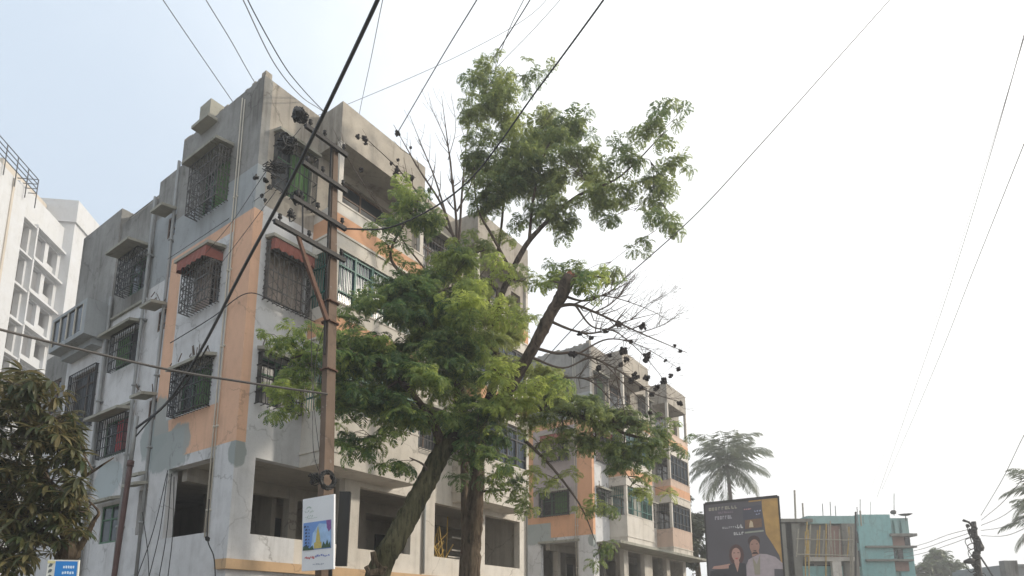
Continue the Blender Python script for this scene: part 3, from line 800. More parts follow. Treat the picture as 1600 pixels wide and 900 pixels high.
# --- sign boards on the pole
def board(name, p00, p10, p11, p01, th, matf):
    """four corners (bottom-left, bottom-right, top-right, top-left); returns root, frame function (a,b,off)->point"""
    c = (p00+p10+p11+p01)/4
    root = empty(name, tuple(c))
    nrm = (p10-p00).cross(p01-p00).normalized()
    def fp(a, b_, off=0.0):
        return (p00*(1-a)*(1-b_)+p10*a*(1-b_)+p11*a*b_+p01*(1-a)*b_)+nrm*off-c
    m = MB()
    f = [fp(0, 0), fp(1, 0), fp(1, 1), fp(0, 1)]; g_ = [fp(0, 0, -th), fp(1, 0, -th), fp(1, 1, -th), fp(0, 1, -th)]
    m.quad(*f); m.quad(*g_)
    for i in range(4):
        j = (i+1) % 4; m.quad(f[i], f[j], g_[j], g_[i])
    m.build('panel', matf, root)
    return root, fp
def pr(root, fp, name, pts, mat, off=0.004):
    m = MB(); m.poly([fp(a, b_, off) for a, b_ in pts]); return m.build(name, mat, root)
def prm(root, fp, name, polys, mat, off=0.004):
    if len(polys) <= 3:
        for q_ in polys: pr(root, fp, name, q_, mat, off)
        return None
    m = MB()
    for pts in polys: m.poly([fp(a, b_, off) for a, b_ in pts])
    o = m.build(name, mat, root); return o
PM = {}
def pm(col, rough=0.5, var=0.12, scale=5):
    k = tuple(round(c, 3) for c in col)
    if k not in PM: PM[k] = simple('print_'+'_'.join(str(int(c*255)) for c in k), col, rough, 0, var, scale)
    return PM[k]

LD = Vector((-BY, BX, 0))
q0 = at(521, 889, 9.9)            # bottom right corner; the board runs away to the left
w_, h_ = 0.78, 1.17
tp = Vector((-0.05, 0, h_))
br = q0; bl = q0+LD*w_; bl.z -= 0.0
sroot, fp = board('sign_board', bl, br, br+tp, bl+tp, 0.03, pm((0.72, 0.73, 0.74), 0.45, 0.08))
tag(sroot, 'white advertising board with a picture of a golden tower on the pole', 'sign board')
pr(sroot, fp, 'print_picture', [(0.04, .28), (.93, .28), (.93, .66), (0.04, .66)], pm((0.16, 0.30, 0.62)))
pr(sroot, fp, 'print_sky', [(.3, .30), (.92, .30), (.92, .60), (.55, .63), (.35, .5)], pm((0.34, 0.50, 0.74), 0.5, 0.4, 9), .006)
pr(sroot, fp, 'print_flower', [(.78, .66), (.92, .66), (.93, .54), (.86, .5), (.80, .56)], pm((0.22, 0.10, 0.28), 0.5, 0.5, 30), .008)
pr(sroot, fp, 'print_tower', [(.40, .29), (.64, .29), (.64, .37), (.60, .38), (.585, .46), (.54, .56), (.525, .60), (.505, .56), (.47, .46), (.455, .38), (.40, .37)], pm((0.52, 0.42, 0.13), 0.5, 0.3, 25), .009)
for tp_ in ([(.64, .29), (.92, .29), (.9, .37), (.86, .33), (.82, .40), (.76, .33), (.70, .38)], [(.04, .28), (.39, .28), (.36, .34), (.25, .30), (.16, .36), (.05, .33)]): prm(sroot, fp, 'print_trees', [tp_], pm((0.05, 0.10, 0.06), 0.6, 0.5, 30), .0105)
rg = random.Random(5)
polys = []
for i in range(7):
    z = .32+.045*i; a = .07+rg.uniform(0, .05); polys.append([(a, z), (a+.07, z+.01), (a+.06, z+.03), (a+.01, z+.028)])
    polys.append([(a+.1, z+.012), (a+.15, z), (a+.14, z+.024)])
prm(sroot, fp, 'print_lettering', polys, pm((0.04, 0.06, 0.12)), .012)
def squiggle(u0, u1, z, h, n, rg, w=0.02):
    out = []
    for i in range(n):
        a = u0+(u1-u0)*i/n; b2 = a+(u1-u0)/n*0.7; dz = rg.uniform(-h, h)
        out.append([(a, z+dz), (b2, z+rg.uniform(-h, h)), (b2, z+w+rg.uniform(-h, h)), (a, z+dz+w)])
    return out
prm(sroot, fp, 'print_script', squiggle(.10, .42, .165, .012, 7, rg, .022), pm((0.50, 0.06, 0.07)))
prm(sroot, fp, 'print_script', squiggle(.44, .9, .18, .012, 8, rg, .018), pm((0.16, 0.20, 0.5)), .004)
prm(sroot, fp, 'print_script', squiggle(.36, .72, .075, .006, 7, rg, .010), pm((0.30, 0.32, 0.4)), .004)
prm(sroot, fp, 'print_logo', squiggle(.08, .4, .80, .022, 6, rg, .016)+squiggle(.10, .36, .74, .015, 5, rg, .012)+squiggle(.12, .5, .71, .004, 7, rg, .008), pm((0.42, 0.50, 0.44)), .004)
prm(sroot, fp, 'print_logo', [[(.1, .84), (.16, .88), (.24, .885), (.3, .86), (.28, .85), (.2, .87), (.13, .85)]], pm((0.42, 0.50, 0.44)), .004)
m = MB(); cc = (bl+br+br+tp+bl+tp)/4; m.bar(Vector(q0)-cc+Vector((-0.1, 0.2, 0.2)), Vector(q0)-cc+Vector((-0.1, 0.25, -3.1)), 0.05); m.build('support', M['darksteel'], sroot)
q1 = at(541, 884, 10.15)
b1 = q1; a1 = q1-BD*0.0+Vector((-0.17, -0.02, 0))
r2, fp2 = board('back_panel', a1, b1, b1+Vector((0.012, 0, 1.19)), a1+Vector((0.012, 0, 1.19)), 0.12, M['black'])
tag(r2, 'narrow black panel standing right behind the white advertising board', 'panel')
for fx in (0.0, 0.96):
    pr(r2, fp2, 'edge_strip', [(fx, 0), (fx+.04, 0), (fx+.04, 1), (fx, 1)], M['darksteel'], 0.006)

# --- blue sign, bottom left
q = at(68, 930, 8.6)
r3, fp3 = board('shop_sign', q, q+Vector((0.385, 0.06, 0)), q+Vector((0.37, 0.06, 0.47)), q+Vector((0.0, 0, 0.47)), 0.04, pm((0.66, 0.66, 0.60)))
tag(r3, 'small sign with blue panel and white lettering under the mango tree', 'sign')
pr(r3, fp3, 'print_panel', [(.26, .02), (.97, .02), (.97, .96), (.26, .96)], pm((0.02, 0.20, 0.55)))
rg = random.Random(9)
prm(r3, fp3, 'print_lettering', squiggle(.52, .90, .76, .01, 5, rg, .07)+squiggle(.50, .90, .60, .01, 5, rg, .07)+squiggle(.4, .90, .40, .01, 5, rg, .06), pm((0.65, 0.78, 0.88)), .006)
prm(r3, fp3, 'print_lettering', [[(.05, z), (.15, z+.03), (.18, z+.10), (.10, z+.12), (.06, z+.07)] for z in (.78, .62, .46, .3)], pm((0.10, 0.12, 0.12)), .006)
pr(r3, fp3, 'print_band', [(.0, .9), (.25, .9), (.25, .97), (0, .97)], pm((0.6, 0.55, 0.3)), .006)
m = MB(); m.bar((0, 0.06, -0.2), (0, 0.06, -2.0), 0.05); m.build('post', M['darksteel'], r3)

# --- red-brown service pole at the left facade
m = MB()
a = at(178, 905, 15.6); a.z = 0; b_ = at(212, 668, 15.6); kx = (b_.x-at(179, 895, 15.6).x)/(b_.z-at(179, 895, 15.6).z)
pr_ = empty('service_pole', (b_.x-kx*b_.z, 15.6, 0))
tag(pr_, 'thin red-brown service pole standing before the shaded left facade', 'pole')
m.tube([(kx*z, 0, z) for z in (0, 2, 4, 6, 6.4)], 0.062, 10); m.build('lower_tube', M['redpipe'], pr_, True)
m = MB(); m.tube([(kx*6.38, 0, 6.38), (kx*b_.z, 0, b_.z+0.3)], 0.05, 10); m.build('upper_tube', M['pipe'], pr_, True)
m = MB(); m.tube([(kx*6.3, 0, 6.3), (kx*6.45, 0, 6.45)], 0.08, 10); m.build('collar', M['redpipe'], pr_, True)

# ------------------------------------------------------------------ wires
def wire(pts, r, label, mat='cable', group=None, name='overhead_wire', cat='wire', n=5, k=10):
    P = [tuple(at(u, v, Y)) for u, v, Y in pts]
    m = MB(); m.tube(spline(P, k), r, n)
    return tag(m.build(name, M[mat]), label, cat, group)
wire([(612, -60, 7.0), (590, 0, 7.6), (500, 190, 9.1), (445, 300, 10.2), (380, 420, 11.6), (315, 545, 13.6), (262, 628, 14.9), (212, 670, 15.6)], 0.031, 'thickest black cable, crossing the near block diagonally from the top edge', name='thick_cable', cat='cable')
wire([(325, 540, 13.4), (290, 600, 14.4), (240, 650, 15.2), (212, 682, 15.6)], 0.018, 'short slack cable beside the thick cable at the red-brown pole', name='slack_cable', cat='cable')
wire([(230, -40, 12), (255, 0, 12.6), (308, 78, 14.2), (352, 142, 16), (385, 190, 17)], 0.012, 'leftmost overhead wire landing on the roof outlet box', 'palecable')
wire([(300, -40, 11.5), (322, 0, 12), (360, 62, 13), (394, 122, 14.6), (425, 170, 16)], 0.011, 'second overhead wire from the left landing near the roof corner', 'palecable')
wire([(360, -40, 10.5), (380, 0, 11), (428, 98, 12.5), (470, 150, 14.5), (502, 172, 16.5), (540, 200, 18)], 0.012, 'third overhead wire from the left passing over the roof corner', 'palecable')
wire([(368, -40, 10.5), (400, 25, 11.6), (440, 96, 12.8), (465, 130, 14), (500, 168, 16), (540, 205, 18)], 0.013, 'dark wire ending over the roof edge right of the corner')
wire([(612, -50, 10), (598, 0, 11), (580, 90, 14), (562, 175, 18), (556, 220, 20)], 0.009, 'faint steep wire right of the thick cable dropping to the roof', 'palecable')
wire([(768, -40, 9), (745, 0, 10), (690, 90, 12.5), (622, 206, 15.5)], 0.013, 'grey wire running down to the knot in the bare branches', 'palecable')
wire([(880, -30, 16), (820, 30, 17), (700, 95, 18), (555, 158, 19), (470, 190, 20)], 0.008, 'faintest wire slanting gently above the roof and bare branches', 'palecable')
wire([(850, -40, 12), (828, 0, 12.5), (800, 45, 13.5), (765, 100, 14.5), (735, 150, 15.6), (715, 185, 16.4)], 0.014, 'dark wire of the close pair entering the crown top')
wire([(838, -40, 12.3), (818, 0, 12.8), (796, 45, 13.7), (778, 95, 14.8), (760, 160, 15.8)], 0.010, 'lighter wire of the close pair entering the crown top', 'palecable')
wire([(900, -30, 13), (875, 0, 13.5), (830, 50, 14.3), (785, 96, 15.4), (750, 135, 16.2)], 0.008, 'faint wire right of the close pair entering the crown top', 'palecable')
wire([(968, -40, 8), (943, 0, 8.6), (840, 140, 9.8), (730, 285, 10.6), (620, 352, 10.7), (533, 358, 10.55)], 0.016, 'black cable crossing the upper crown down to the third crossarm')
wire([(1425, -40, 15), (1390, 0, 15), (1290, 112, 14.2), (1180, 235, 13.5), (1080, 342, 13.6), (960, 450, 15.0), (880, 530, 17.0), (810, 610, 20.5)], 0.014, 'long sagging wire alone across the white sky right of the tree', 'palecable')
wire([(1615, -5, 14), (1600, 55, 15), (1545, 250, 20), (1480, 460, 27), (1425, 620, 36), (1370, 778, 60)], 0.013, 'left wire of the steep pair on the far right sky', 'palecable')
wire([(1630, 150, 13), (1600, 225, 14.5), (1520, 425, 20), (1450, 600, 29), (1378, 765, 60)], 0.012, 'right wire of the steep pair on the far right sky', 'palecable')
wire([(1600, 60, 15.2), (1530, 290, 21), (1465, 490, 28), (1408, 640, 38), (1362, 760, 60)], 0.008, 'faint thin wire just left of the steep pair', 'palecable')
wire([(-40, 505, 8), (0, 515, 8.4), (120, 545, 9), (265, 578, 9.6), (400, 600, 10), (512, 616, 10.4)], 0.021, 'brown cable crossing the left facade almost level to the pole', 'browncable')
for i, (a, b_, lab) in enumerate((((1640, 610, 20), (1600, 680, 22), 'upper'), ((1640, 690, 20), (1600, 745, 22), 'second'), ((1640, 735, 20), (1600, 780, 22), 'third'), ((1640, 770, 20), (1600, 806, 22), 'fourth'), ((1640, 800, 20), (1600, 826, 22), 'lowest'))):
    e = ((1533, 805+8*i, 32))
    mid = ((b_[0]+e[0])/2, (b_[1]+e[1])/2+6, 27)
    wire([a, b_, mid, e], 0.013, '%s of the five wires rising right from the small cluttered pole' % lab, 'palecable')
for i in range(3):
    wire([(1518, 826+6*i, 32), (1480, 836+8*i, 36), (1435, 852+7*i, 42), (1370, 866+6*i, 55)], 0.016, '%s wire running left from the small cluttered pole to the turquoise building' % ('upper', 'middle', 'lower')[i], 'palecable')
wire([(1532, 870, 32), (1545, 890, 31), (1560, 915, 30)], 0.04, 'thick dark stay dropping right from the small cluttered pole')
# loose lines on and in front of the near block
for i, (u0, v0, u1, v1, Y0, Y1) in enumerate(((262, 735, 213, 905, 15, 13.6), (262, 740, 232, 905, 15, 13.8), (268, 740, 248, 905, 15, 14), (272, 745, 262, 905, 15, 14.2), (222, 800, 233, 905, 15.6, 15))):
    wire([(u0, v0, Y0), ((u0+u1)/2+3, (v0+v1)/2+6, (Y0+Y1)/2), (u1, v1, Y1)], 0.010, ('leftmost','second','third','fourth','shortest, wall-side')[i]+' of the dark cables hanging before the left facade beside its big opening', 'cable', 'cables hanging beside the left opening', 'hanging_cable', 'cable')
wire([(327, 780, 13.6), (324, 840, 13.6), (334, 870, 13.5), (337, 910, 13.4)], 0.013, 'bent dark cable below the right corner of the left opening', 'cable', None, 'hanging_cable', 'cable')
tangle('cable_knot', 324, 842, 13.5, 0.06, 'small dark knot of cable under the left opening', 'cable knot', 20, 0.012, solid=.6, seed=60)
wire([(486, 485, 10.6), (488, 600, 10.9), (497, 690, 10.9), (506, 742, 10.4)], 0.007, 'thin drooping line close to the pole\'s left side', 'cable', None, 'hanging_cable', 'cable')
wire([(520, 470, 10.5), (494, 560, 10.8), (489, 690, 10.9), (500, 745, 10.4)], 0.006, 'second thin slack line left of the pole ending at the cable ring', 'cable', None, 'hanging_cable', 'cable')
wire([(266, 536, 15.8), (330, 497, 14.9), (388, 458, 14.0), (440, 480, 14.6), (500, 506, 15.4)], 0.012, 'dark line fixed round the building corner under the awnings', 'cable', None, 'wall_cable', 'cable')
wire([(262, 405, 16), (330, 360, 15), (400, 312, 14), (450, 275, 10)], 0.007, 'thin line slanting over the upper left facade to the joints', 'cable', None, 'wall_cable', 'cable')
wire([(300, 470, 15.3), (370, 380, 13), (430, 300, 10)], 0.006, 'thin line over the peach stripe up to the joints', 'cable', None, 'wall_cable', 'cable')
wire([(300, 420, 15.3), (360, 350, 13), (420, 262, 10), (470, 200, 10)], 0.006, 'thin line from the second floor window to the top crossarm', 'cable', None, 'wall_cable', 'cable')

# ------------------------------------------------------------------ trees
def set_tint(o, t):
    a = o.data.attributes.new('tint', 'FLOAT', 'POINT')
    a.data.foreach_set('value', np.asarray(t, np.float32))
def mesh_np(name, V, mat, parent, tint, per=4):
    n = len(V)
    me = bpy.data.meshes.new(name)
    me.vertices.add(n); me.vertices.foreach_set('co', np.ascontiguousarray(V, np.float32).ravel())
    nf = n//per
    me.loops.add(n); me.loops.foreach_set('vertex_index', np.arange(n, dtype=np.int32))
    me.polygons.add(nf); me.polygons.foreach_set('loop_start', np.arange(0, n, per, dtype=np.int32))
    me.update(calc_edges=True)
    me.materials.append(mat)
    o = bpy.data.objects.new(name, me); sc.collection.objects.link(o)
    if parent: o.parent = parent
    set_tint(o, tint)
    return o

def spray_proto(seed, nf=7, L=0.34, pairs=8, ll=0.105, lw=0.034, droop=1.1):
    """a tuft of feathery compound leaves that arch out from a twig tip and hang"""
    rg = random.Random(seed); Q = []
    for f in range(nf):
        az = 2*math.pi*f/nf+rg.uniform(-.35, .35); el = rg.uniform(-0.2, 0.75); Lf = L*rg.uniform(0.75, 1.2)
        h = Vector((math.cos(az), math.sin(az), 0)); p = Vector((0, 0, 0)); side = Vector((-h.y, h.x, 0))
        st = Lf/pairs
        for k in range(pairs):
            t = (k+1)/pairs; e = el-droop*t*t-0.35*t
            d = h*math.cos(e)+Vector((0, 0, math.sin(e)))
            p2 = p+d*st
            up = side.cross(d)
            Q.append((p-side*0.004, p+side*0.004, p2+side*0.004, p2-side*0.004))
            if k:
                s_ = ll*(0.65+0.6*math.sin(math.pi*min(1, t*0.9+0.1)))
                for sg in (-1, 1):
                    ld = (side*sg*0.8+d*0.5-Vector((0, 0, 1))*rg.uniform(0.15, 0.6)).normalized()
                    w = d.cross(ld).cross(ld).normalized()*lw*0.5
                    a = p+ld*s_*0.08; mid = p+ld*s_*0.5; b_ = p+ld*s_
                    Q.append((a, mid+w, b_, mid-w))
            p = p2
    return np.array([[tuple(x) for x in q] for q in Q], np.float32)      # (nq,4,3)
PROTO = [spray_proto(i, 6+(i % 3), (0.34, 0.40, 0.46)[i % 3], 9, (.10, .115, .13)[i % 3], (.032, .036, .040)[i % 3], (1.2, 1.7, 2.1)[i % 3]) for i in range(9)]
PROTO_BIG = [spray_proto(40+i, 6, 0.42, 8, 0.17, 0.062, 1.5) for i in range(4)]

def scatter(protos, pos, scl, tints, seed):
    rs = np.random.RandomState(seed); VV = []; TT = []
    for i, (p, s, t) in enumerate(zip(pos, scl, tints)):
        q = protos[rs.randint(len(protos))].reshape(-1, 3)
        a = rs.uniform(0, 2*np.pi); tx, ty = rs.normal(0, 0.28, 2)
        ca, sa = np.cos(a), np.sin(a)
        Rz = np.array([[ca, -sa, 0], [sa, ca, 0], [0, 0, 1]])
        Rx = np.array([[1, 0, 0], [0, np.cos(tx), -np.sin(tx)], [0, np.sin(tx), np.cos(tx)]])
        Ry = np.array([[np.cos(ty), 0, np.sin(ty)], [0, 1, 0], [-np.sin(ty), 0, np.cos(ty)]])
        w = q @ (Rx @ Ry @ Rz).T * s + np.array(p)
        VV.append(w); nq = len(q)//4
        TT.append(np.repeat(np.clip(t+rs.normal(0, 0.14, nq), 0, 1), 4))
    return np.concatenate(VV), np.concatenate(TT)

def limb_pts(tr, k=7):
    """traced limb: (u, v, Y, radius)"""
    P = [(*at(u, v, Y), r) if not isinstance(u, tuple) else (*u, r) for u, v, Y, r in tr]
    return spline(P, k)

def grow(root, limbs, blobs, leafm, barkm, seed, dens=1.0, protos=PROTO, sz=1.0, twigm='twig', fol_name='foliage'):
    """limbs: list of (name, material, trace); blobs: (u, v, Y, ru, rv, density, tint)"""
    rg = random.Random(seed); allp = []
    for nm, mt, tr in limbs:
        P = limb_pts(tr)
        m = MB(); m.tube([p[:3] for p in P], [p[3] for p in P], 16 if tr[0][3] > 0.08 else 7, 0, 0.22, rg)
        m.build(nm, M[mt], root, True)
        allp += [(Vector(p[:3]), p[3]) for p in P]
    tw = MB(); pos = []; scl = []; tin = []
    for (u, v, Y, ru, rv, dn, ti) in blobs:
        c = at(u, v, Y); px = Y/F*1.03
        n = max(4, int(ru*rv/(40 if v < 345 and Y > 13.5 else 50)*dn*dens))
        rx, rz = ru*px, rv*px; ry = (rx+rz)/2*0.9
        near = min(allp, key=lambda q: (q[0]-c).length)
        mid = (near[0]+c)/2+Vector((rg.uniform(-.1, .1), rg.uniform(-.1, .1), -0.12*(near[0]-c).length*rg.uniform(-.4, 1)))
        r0 = min(near[1]*0.7, 0.035)
        bp = spline([(*near[0], r0), (*mid, r0*0.75), (*c, 0.011)], 6)
        tw.tube([p[:3] for p in bp], [p[3] for p in bp], 6)
        subs = []
        for _ in range(max(3, int(n/5))):
            while True:
                a = Vector((rg.uniform(-1, 1), rg.uniform(-1, 1), rg.uniform(-1, 1)))
                if a.length <= 1: break
            subs.append((a, rg.uniform(-.25, .25)))
        cs = 0.16/max(0.12, (rx+rz)/2)
        for i in range(n):
            a, ti2 = subs[i % len(subs)]
            a = a+Vector((rg.gauss(0, cs), rg.gauss(0, cs), rg.gauss(0, cs*.7)))
            a = a*1.06
            # clumps: pull some tufts together so that gaps open between them
            q = Vector((c.x+a.x*rx, c.y+a.y*ry, c.z+a.z*rz))
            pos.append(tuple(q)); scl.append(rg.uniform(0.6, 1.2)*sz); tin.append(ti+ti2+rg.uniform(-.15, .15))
            if i % 3 == 0:
                s = bp[rg.randint(len(bp)//2, len(bp)-1)][:3]
                mm = (Vector(s)+q)/2+Vector((0, 0, 0.05))
                tw.tube([s, tuple(mm), tuple(q)], [0.008, 0.006, 0.004], 4, cap=False)
        if len(allp) < 100000: allp += [(Vector(p[:3]), p[3]) for p in bp[2:]]
    tw.build('twigs', M[twigm], root, False)['kind'] = 'stuff'
    V, T = scatter(protos, pos, scl, tin, seed)
    o = mesh_np(fol_name, V, leafm, root, T); o['kind'] = 'stuff'
    return allp

def bare(root, traces, seed, matn='twig', pods=(), split=True, nsub=5, r0=0.012, name='bare_branch'):
    rg = random.Random(seed); tips = []
    for tr in traces:
        P = limb_pts(tr, 6); m = MB()
        m.tube([p[:3] for p in P], [p[3] for p in P], 6, 0, 0.1, rg)
        for i in range(nsub):
            k = rg.randint(len(P)//3, len(P)-2); a = Vector(P[k][:3]); d = (Vector(P[min(k+3, len(P)-1)][:3])-Vector(P[max(k-3, 0)][:3])).normalized()
            sd_ = Vector((rg.uniform(-1, 1), rg.uniform(-.6, .6), rg.uniform(-.3, 1))).normalized()
            L = rg.uniform(0.3, 0.75); b_ = a+(d*0.8+sd_*0.8).normalized()*L*0.5; c = b_+(d*0.6+sd_*0.4+Vector((0, 0, .3))).normalized()*L*0.5
            r = P[k][3]*0.55
            m.tube([a, b_, c], [r, r*0.7, 0.004], 5)
            tips += [b_, c]
            e = b_+(d-sd_*0.5).normalized()*L*0.35; m.tube([b_, e], [r*0.5, 0.003], 4)
        tips += [Vector(p[:3]) for p in P[len(P)//3:]]
        m.build(name, M[matn], root, False)
    return tips

LEAF = leafmat('broadleaf_green', (0.050, 0.110, 0.045), (0.31, 0.37, 0.09), 0.58)
LEAF2 = leafmat('upper_leaf_green', (0.062, 0.112, 0.052), (0.26, 0.30, 0.095), 0.54)

# tree with the trunk that leans right and ends in a sawn-off limb
g1 = at(560, 965, 13.2)
T1 = empty('leaning_tree', (0, 0, 0))
tag(T1, 'leaning tree whose mossy trunk slants right and ends in a sawn-off limb', 'tree')
gx = at(560, 960, 13.0)
limbs = [('trunk', 'mossbark', [((gx.x-0.55, 13.0, -0.1), 0, 0, 0.30), ((gx.x-0.1, 13.0, 1.2), 0, 0, 0.27), (592, 895, 13.1, 0.235), (615, 850, 13.2, 0.225), (642, 800, 13.3, 0.215), (668, 750, 13.4, 0.205), (690, 708, 13.5, 0.20), (712, 680, 13.6, 0.17)]),
         ('limb', 'limbbark', [(700, 692, 13.6, 0.15), (740, 655, 13.6, 0.14), (785, 622, 13.5, 0.13), (815, 575, 13.3, 0.125), (838, 535, 13.2, 0.12), (852, 508, 13.1, 0.135), (862, 488, 13.1, 0.12), (878, 462, 13.0, 0.135), (884, 446, 13.0, 0.15), (891, 434, 13.0, 0.14)]),
         ('limb', 'bark', [(694, 700, 13.5, 0.12), (670, 650, 13.2, 0.08), (630, 600, 12.8, 0.06), (585, 565, 12.5, 0.045), (520, 545, 12.2, 0.03), (455, 560, 12.0, 0.015)]),
         ('limb', 'bark', [(712, 680, 13.6, 0.11), (715, 600, 13.8, 0.08), (690, 520, 14.0, 0.06), (650, 450, 14.0, 0.045), (610, 400, 13.9, 0.03), (640, 335, 13.9, 0.02)])]
def fix(tr): return tr
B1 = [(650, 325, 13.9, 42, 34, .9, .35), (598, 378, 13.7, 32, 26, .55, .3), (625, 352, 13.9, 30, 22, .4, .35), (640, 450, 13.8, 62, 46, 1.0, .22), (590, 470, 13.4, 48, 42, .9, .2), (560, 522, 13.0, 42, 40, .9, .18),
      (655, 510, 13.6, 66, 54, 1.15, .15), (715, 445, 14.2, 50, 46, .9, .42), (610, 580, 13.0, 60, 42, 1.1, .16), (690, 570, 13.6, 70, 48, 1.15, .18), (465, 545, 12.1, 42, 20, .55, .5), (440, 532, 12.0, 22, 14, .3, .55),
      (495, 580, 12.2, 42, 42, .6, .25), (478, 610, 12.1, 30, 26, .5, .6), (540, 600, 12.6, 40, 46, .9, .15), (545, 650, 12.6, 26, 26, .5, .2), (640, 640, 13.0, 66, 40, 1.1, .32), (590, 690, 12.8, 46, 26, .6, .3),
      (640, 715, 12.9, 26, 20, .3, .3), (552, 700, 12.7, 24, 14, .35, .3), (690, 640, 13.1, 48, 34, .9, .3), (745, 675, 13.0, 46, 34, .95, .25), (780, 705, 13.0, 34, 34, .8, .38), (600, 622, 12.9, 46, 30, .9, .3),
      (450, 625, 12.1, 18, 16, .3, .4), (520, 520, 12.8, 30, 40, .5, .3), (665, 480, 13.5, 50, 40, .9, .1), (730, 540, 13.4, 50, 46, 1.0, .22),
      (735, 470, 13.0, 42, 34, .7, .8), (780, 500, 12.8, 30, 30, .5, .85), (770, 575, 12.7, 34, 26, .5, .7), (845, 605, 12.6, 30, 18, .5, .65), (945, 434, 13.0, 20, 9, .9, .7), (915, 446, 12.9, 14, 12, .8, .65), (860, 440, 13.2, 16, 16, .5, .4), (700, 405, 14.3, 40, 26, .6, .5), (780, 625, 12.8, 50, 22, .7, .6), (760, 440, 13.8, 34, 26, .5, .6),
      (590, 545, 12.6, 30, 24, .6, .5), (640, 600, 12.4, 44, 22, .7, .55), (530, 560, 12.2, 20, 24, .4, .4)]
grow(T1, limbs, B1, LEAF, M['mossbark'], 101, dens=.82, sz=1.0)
m = MB(); a = at(890, 436, 13.0); m.blob(a+Vector((0, 0, 0.03)), 0.13, 9, rg=random.Random(1), jit=.3); m.build('cut_stump', M['redtwig'], T1)
m = MB(); a = at(600, 893, 13.0); m.tube([a, at(587, 880, 12.95), at(583, 862, 12.9)], [.12, .09, .06], 8, 0, .2); m.tube([a, at(578, 895, 12.8), at(572, 885, 12.8)], [.1, .07, .05], 8, 0, .2); m.build('broken_stub', M['bark'], T1)

# tree with the upright trunk, tall upper crown
T2 = empty('upright_tree', (0, 0, 0))
tag(T2, 'tallest tree, upright brown trunk with high airy crown against the sky', 'tree')
gx2 = at(733, 900, 14.6)
limbs = [('trunk', 'bark', [((gx2.x-0.02, 14.6, -0.1), 0, 0, 0.30), ((gx2.x, 14.6, 1.6), 0, 0, 0.26), (733, 890, 14.6, 0.235), (737, 840, 14.6, 0.215), (741, 790, 14.6, 0.195), (745, 740, 14.6, 0.17), (742, 700, 14.6, 0.16), (752, 655, 14.6, 0.14)]),
         ('limb', 'limbbark', [(748, 665, 14.6, 0.13), (772, 600, 14.6, 0.11), (774, 540, 14.6, 0.095), (778, 480, 14.6, 0.08), (800, 425, 14.5, 0.07), (826, 378, 14.4, 0.06), (862, 340, 14.2, 0.045), (905, 305, 14.0, 0.035), (970, 275, 13.8, 0.02), (1040, 205, 13.6, 0.012)]),
         ('limb', 'bark', [(772, 570, 14.6, 0.06), (762, 480, 14.8, 0.05), (780, 380, 14.9, 0.04), (788, 300, 14.9, 0.035), (795, 200, 14.8, 0.022), (790, 120, 14.8, 0.012)]),
         ('limb', 'bark', [(800, 425, 14.5, 0.04), (770, 370, 14.4, 0.035), (745, 320, 14.4, 0.025), (740, 240, 14.4, 0.015)]),
         ('limb', 'bark', [(826, 378, 14.4, 0.04), (835, 300, 14.3, 0.03), (860, 220, 14.3, 0.02), (900, 195, 14.2, 0.012)]),
         ('limb', 'bark', [(752, 655, 14.6, 0.10), (800, 640, 14.2, 0.08), (860, 640, 13.9, 0.06), (920, 655, 13.7, 0.045), (985, 680, 13.6, 0.03), (1040, 690, 13.5, 0.015)]),
         ('limb', 'darksteel' if False else 'twig', [(822, 690, 14.0, 0.035), (855, 722, 13.9, 0.03), (890, 765, 13.8, 0.022), (912, 800, 13.8, 0.016), (930, 845, 13.8, 0.008)])]
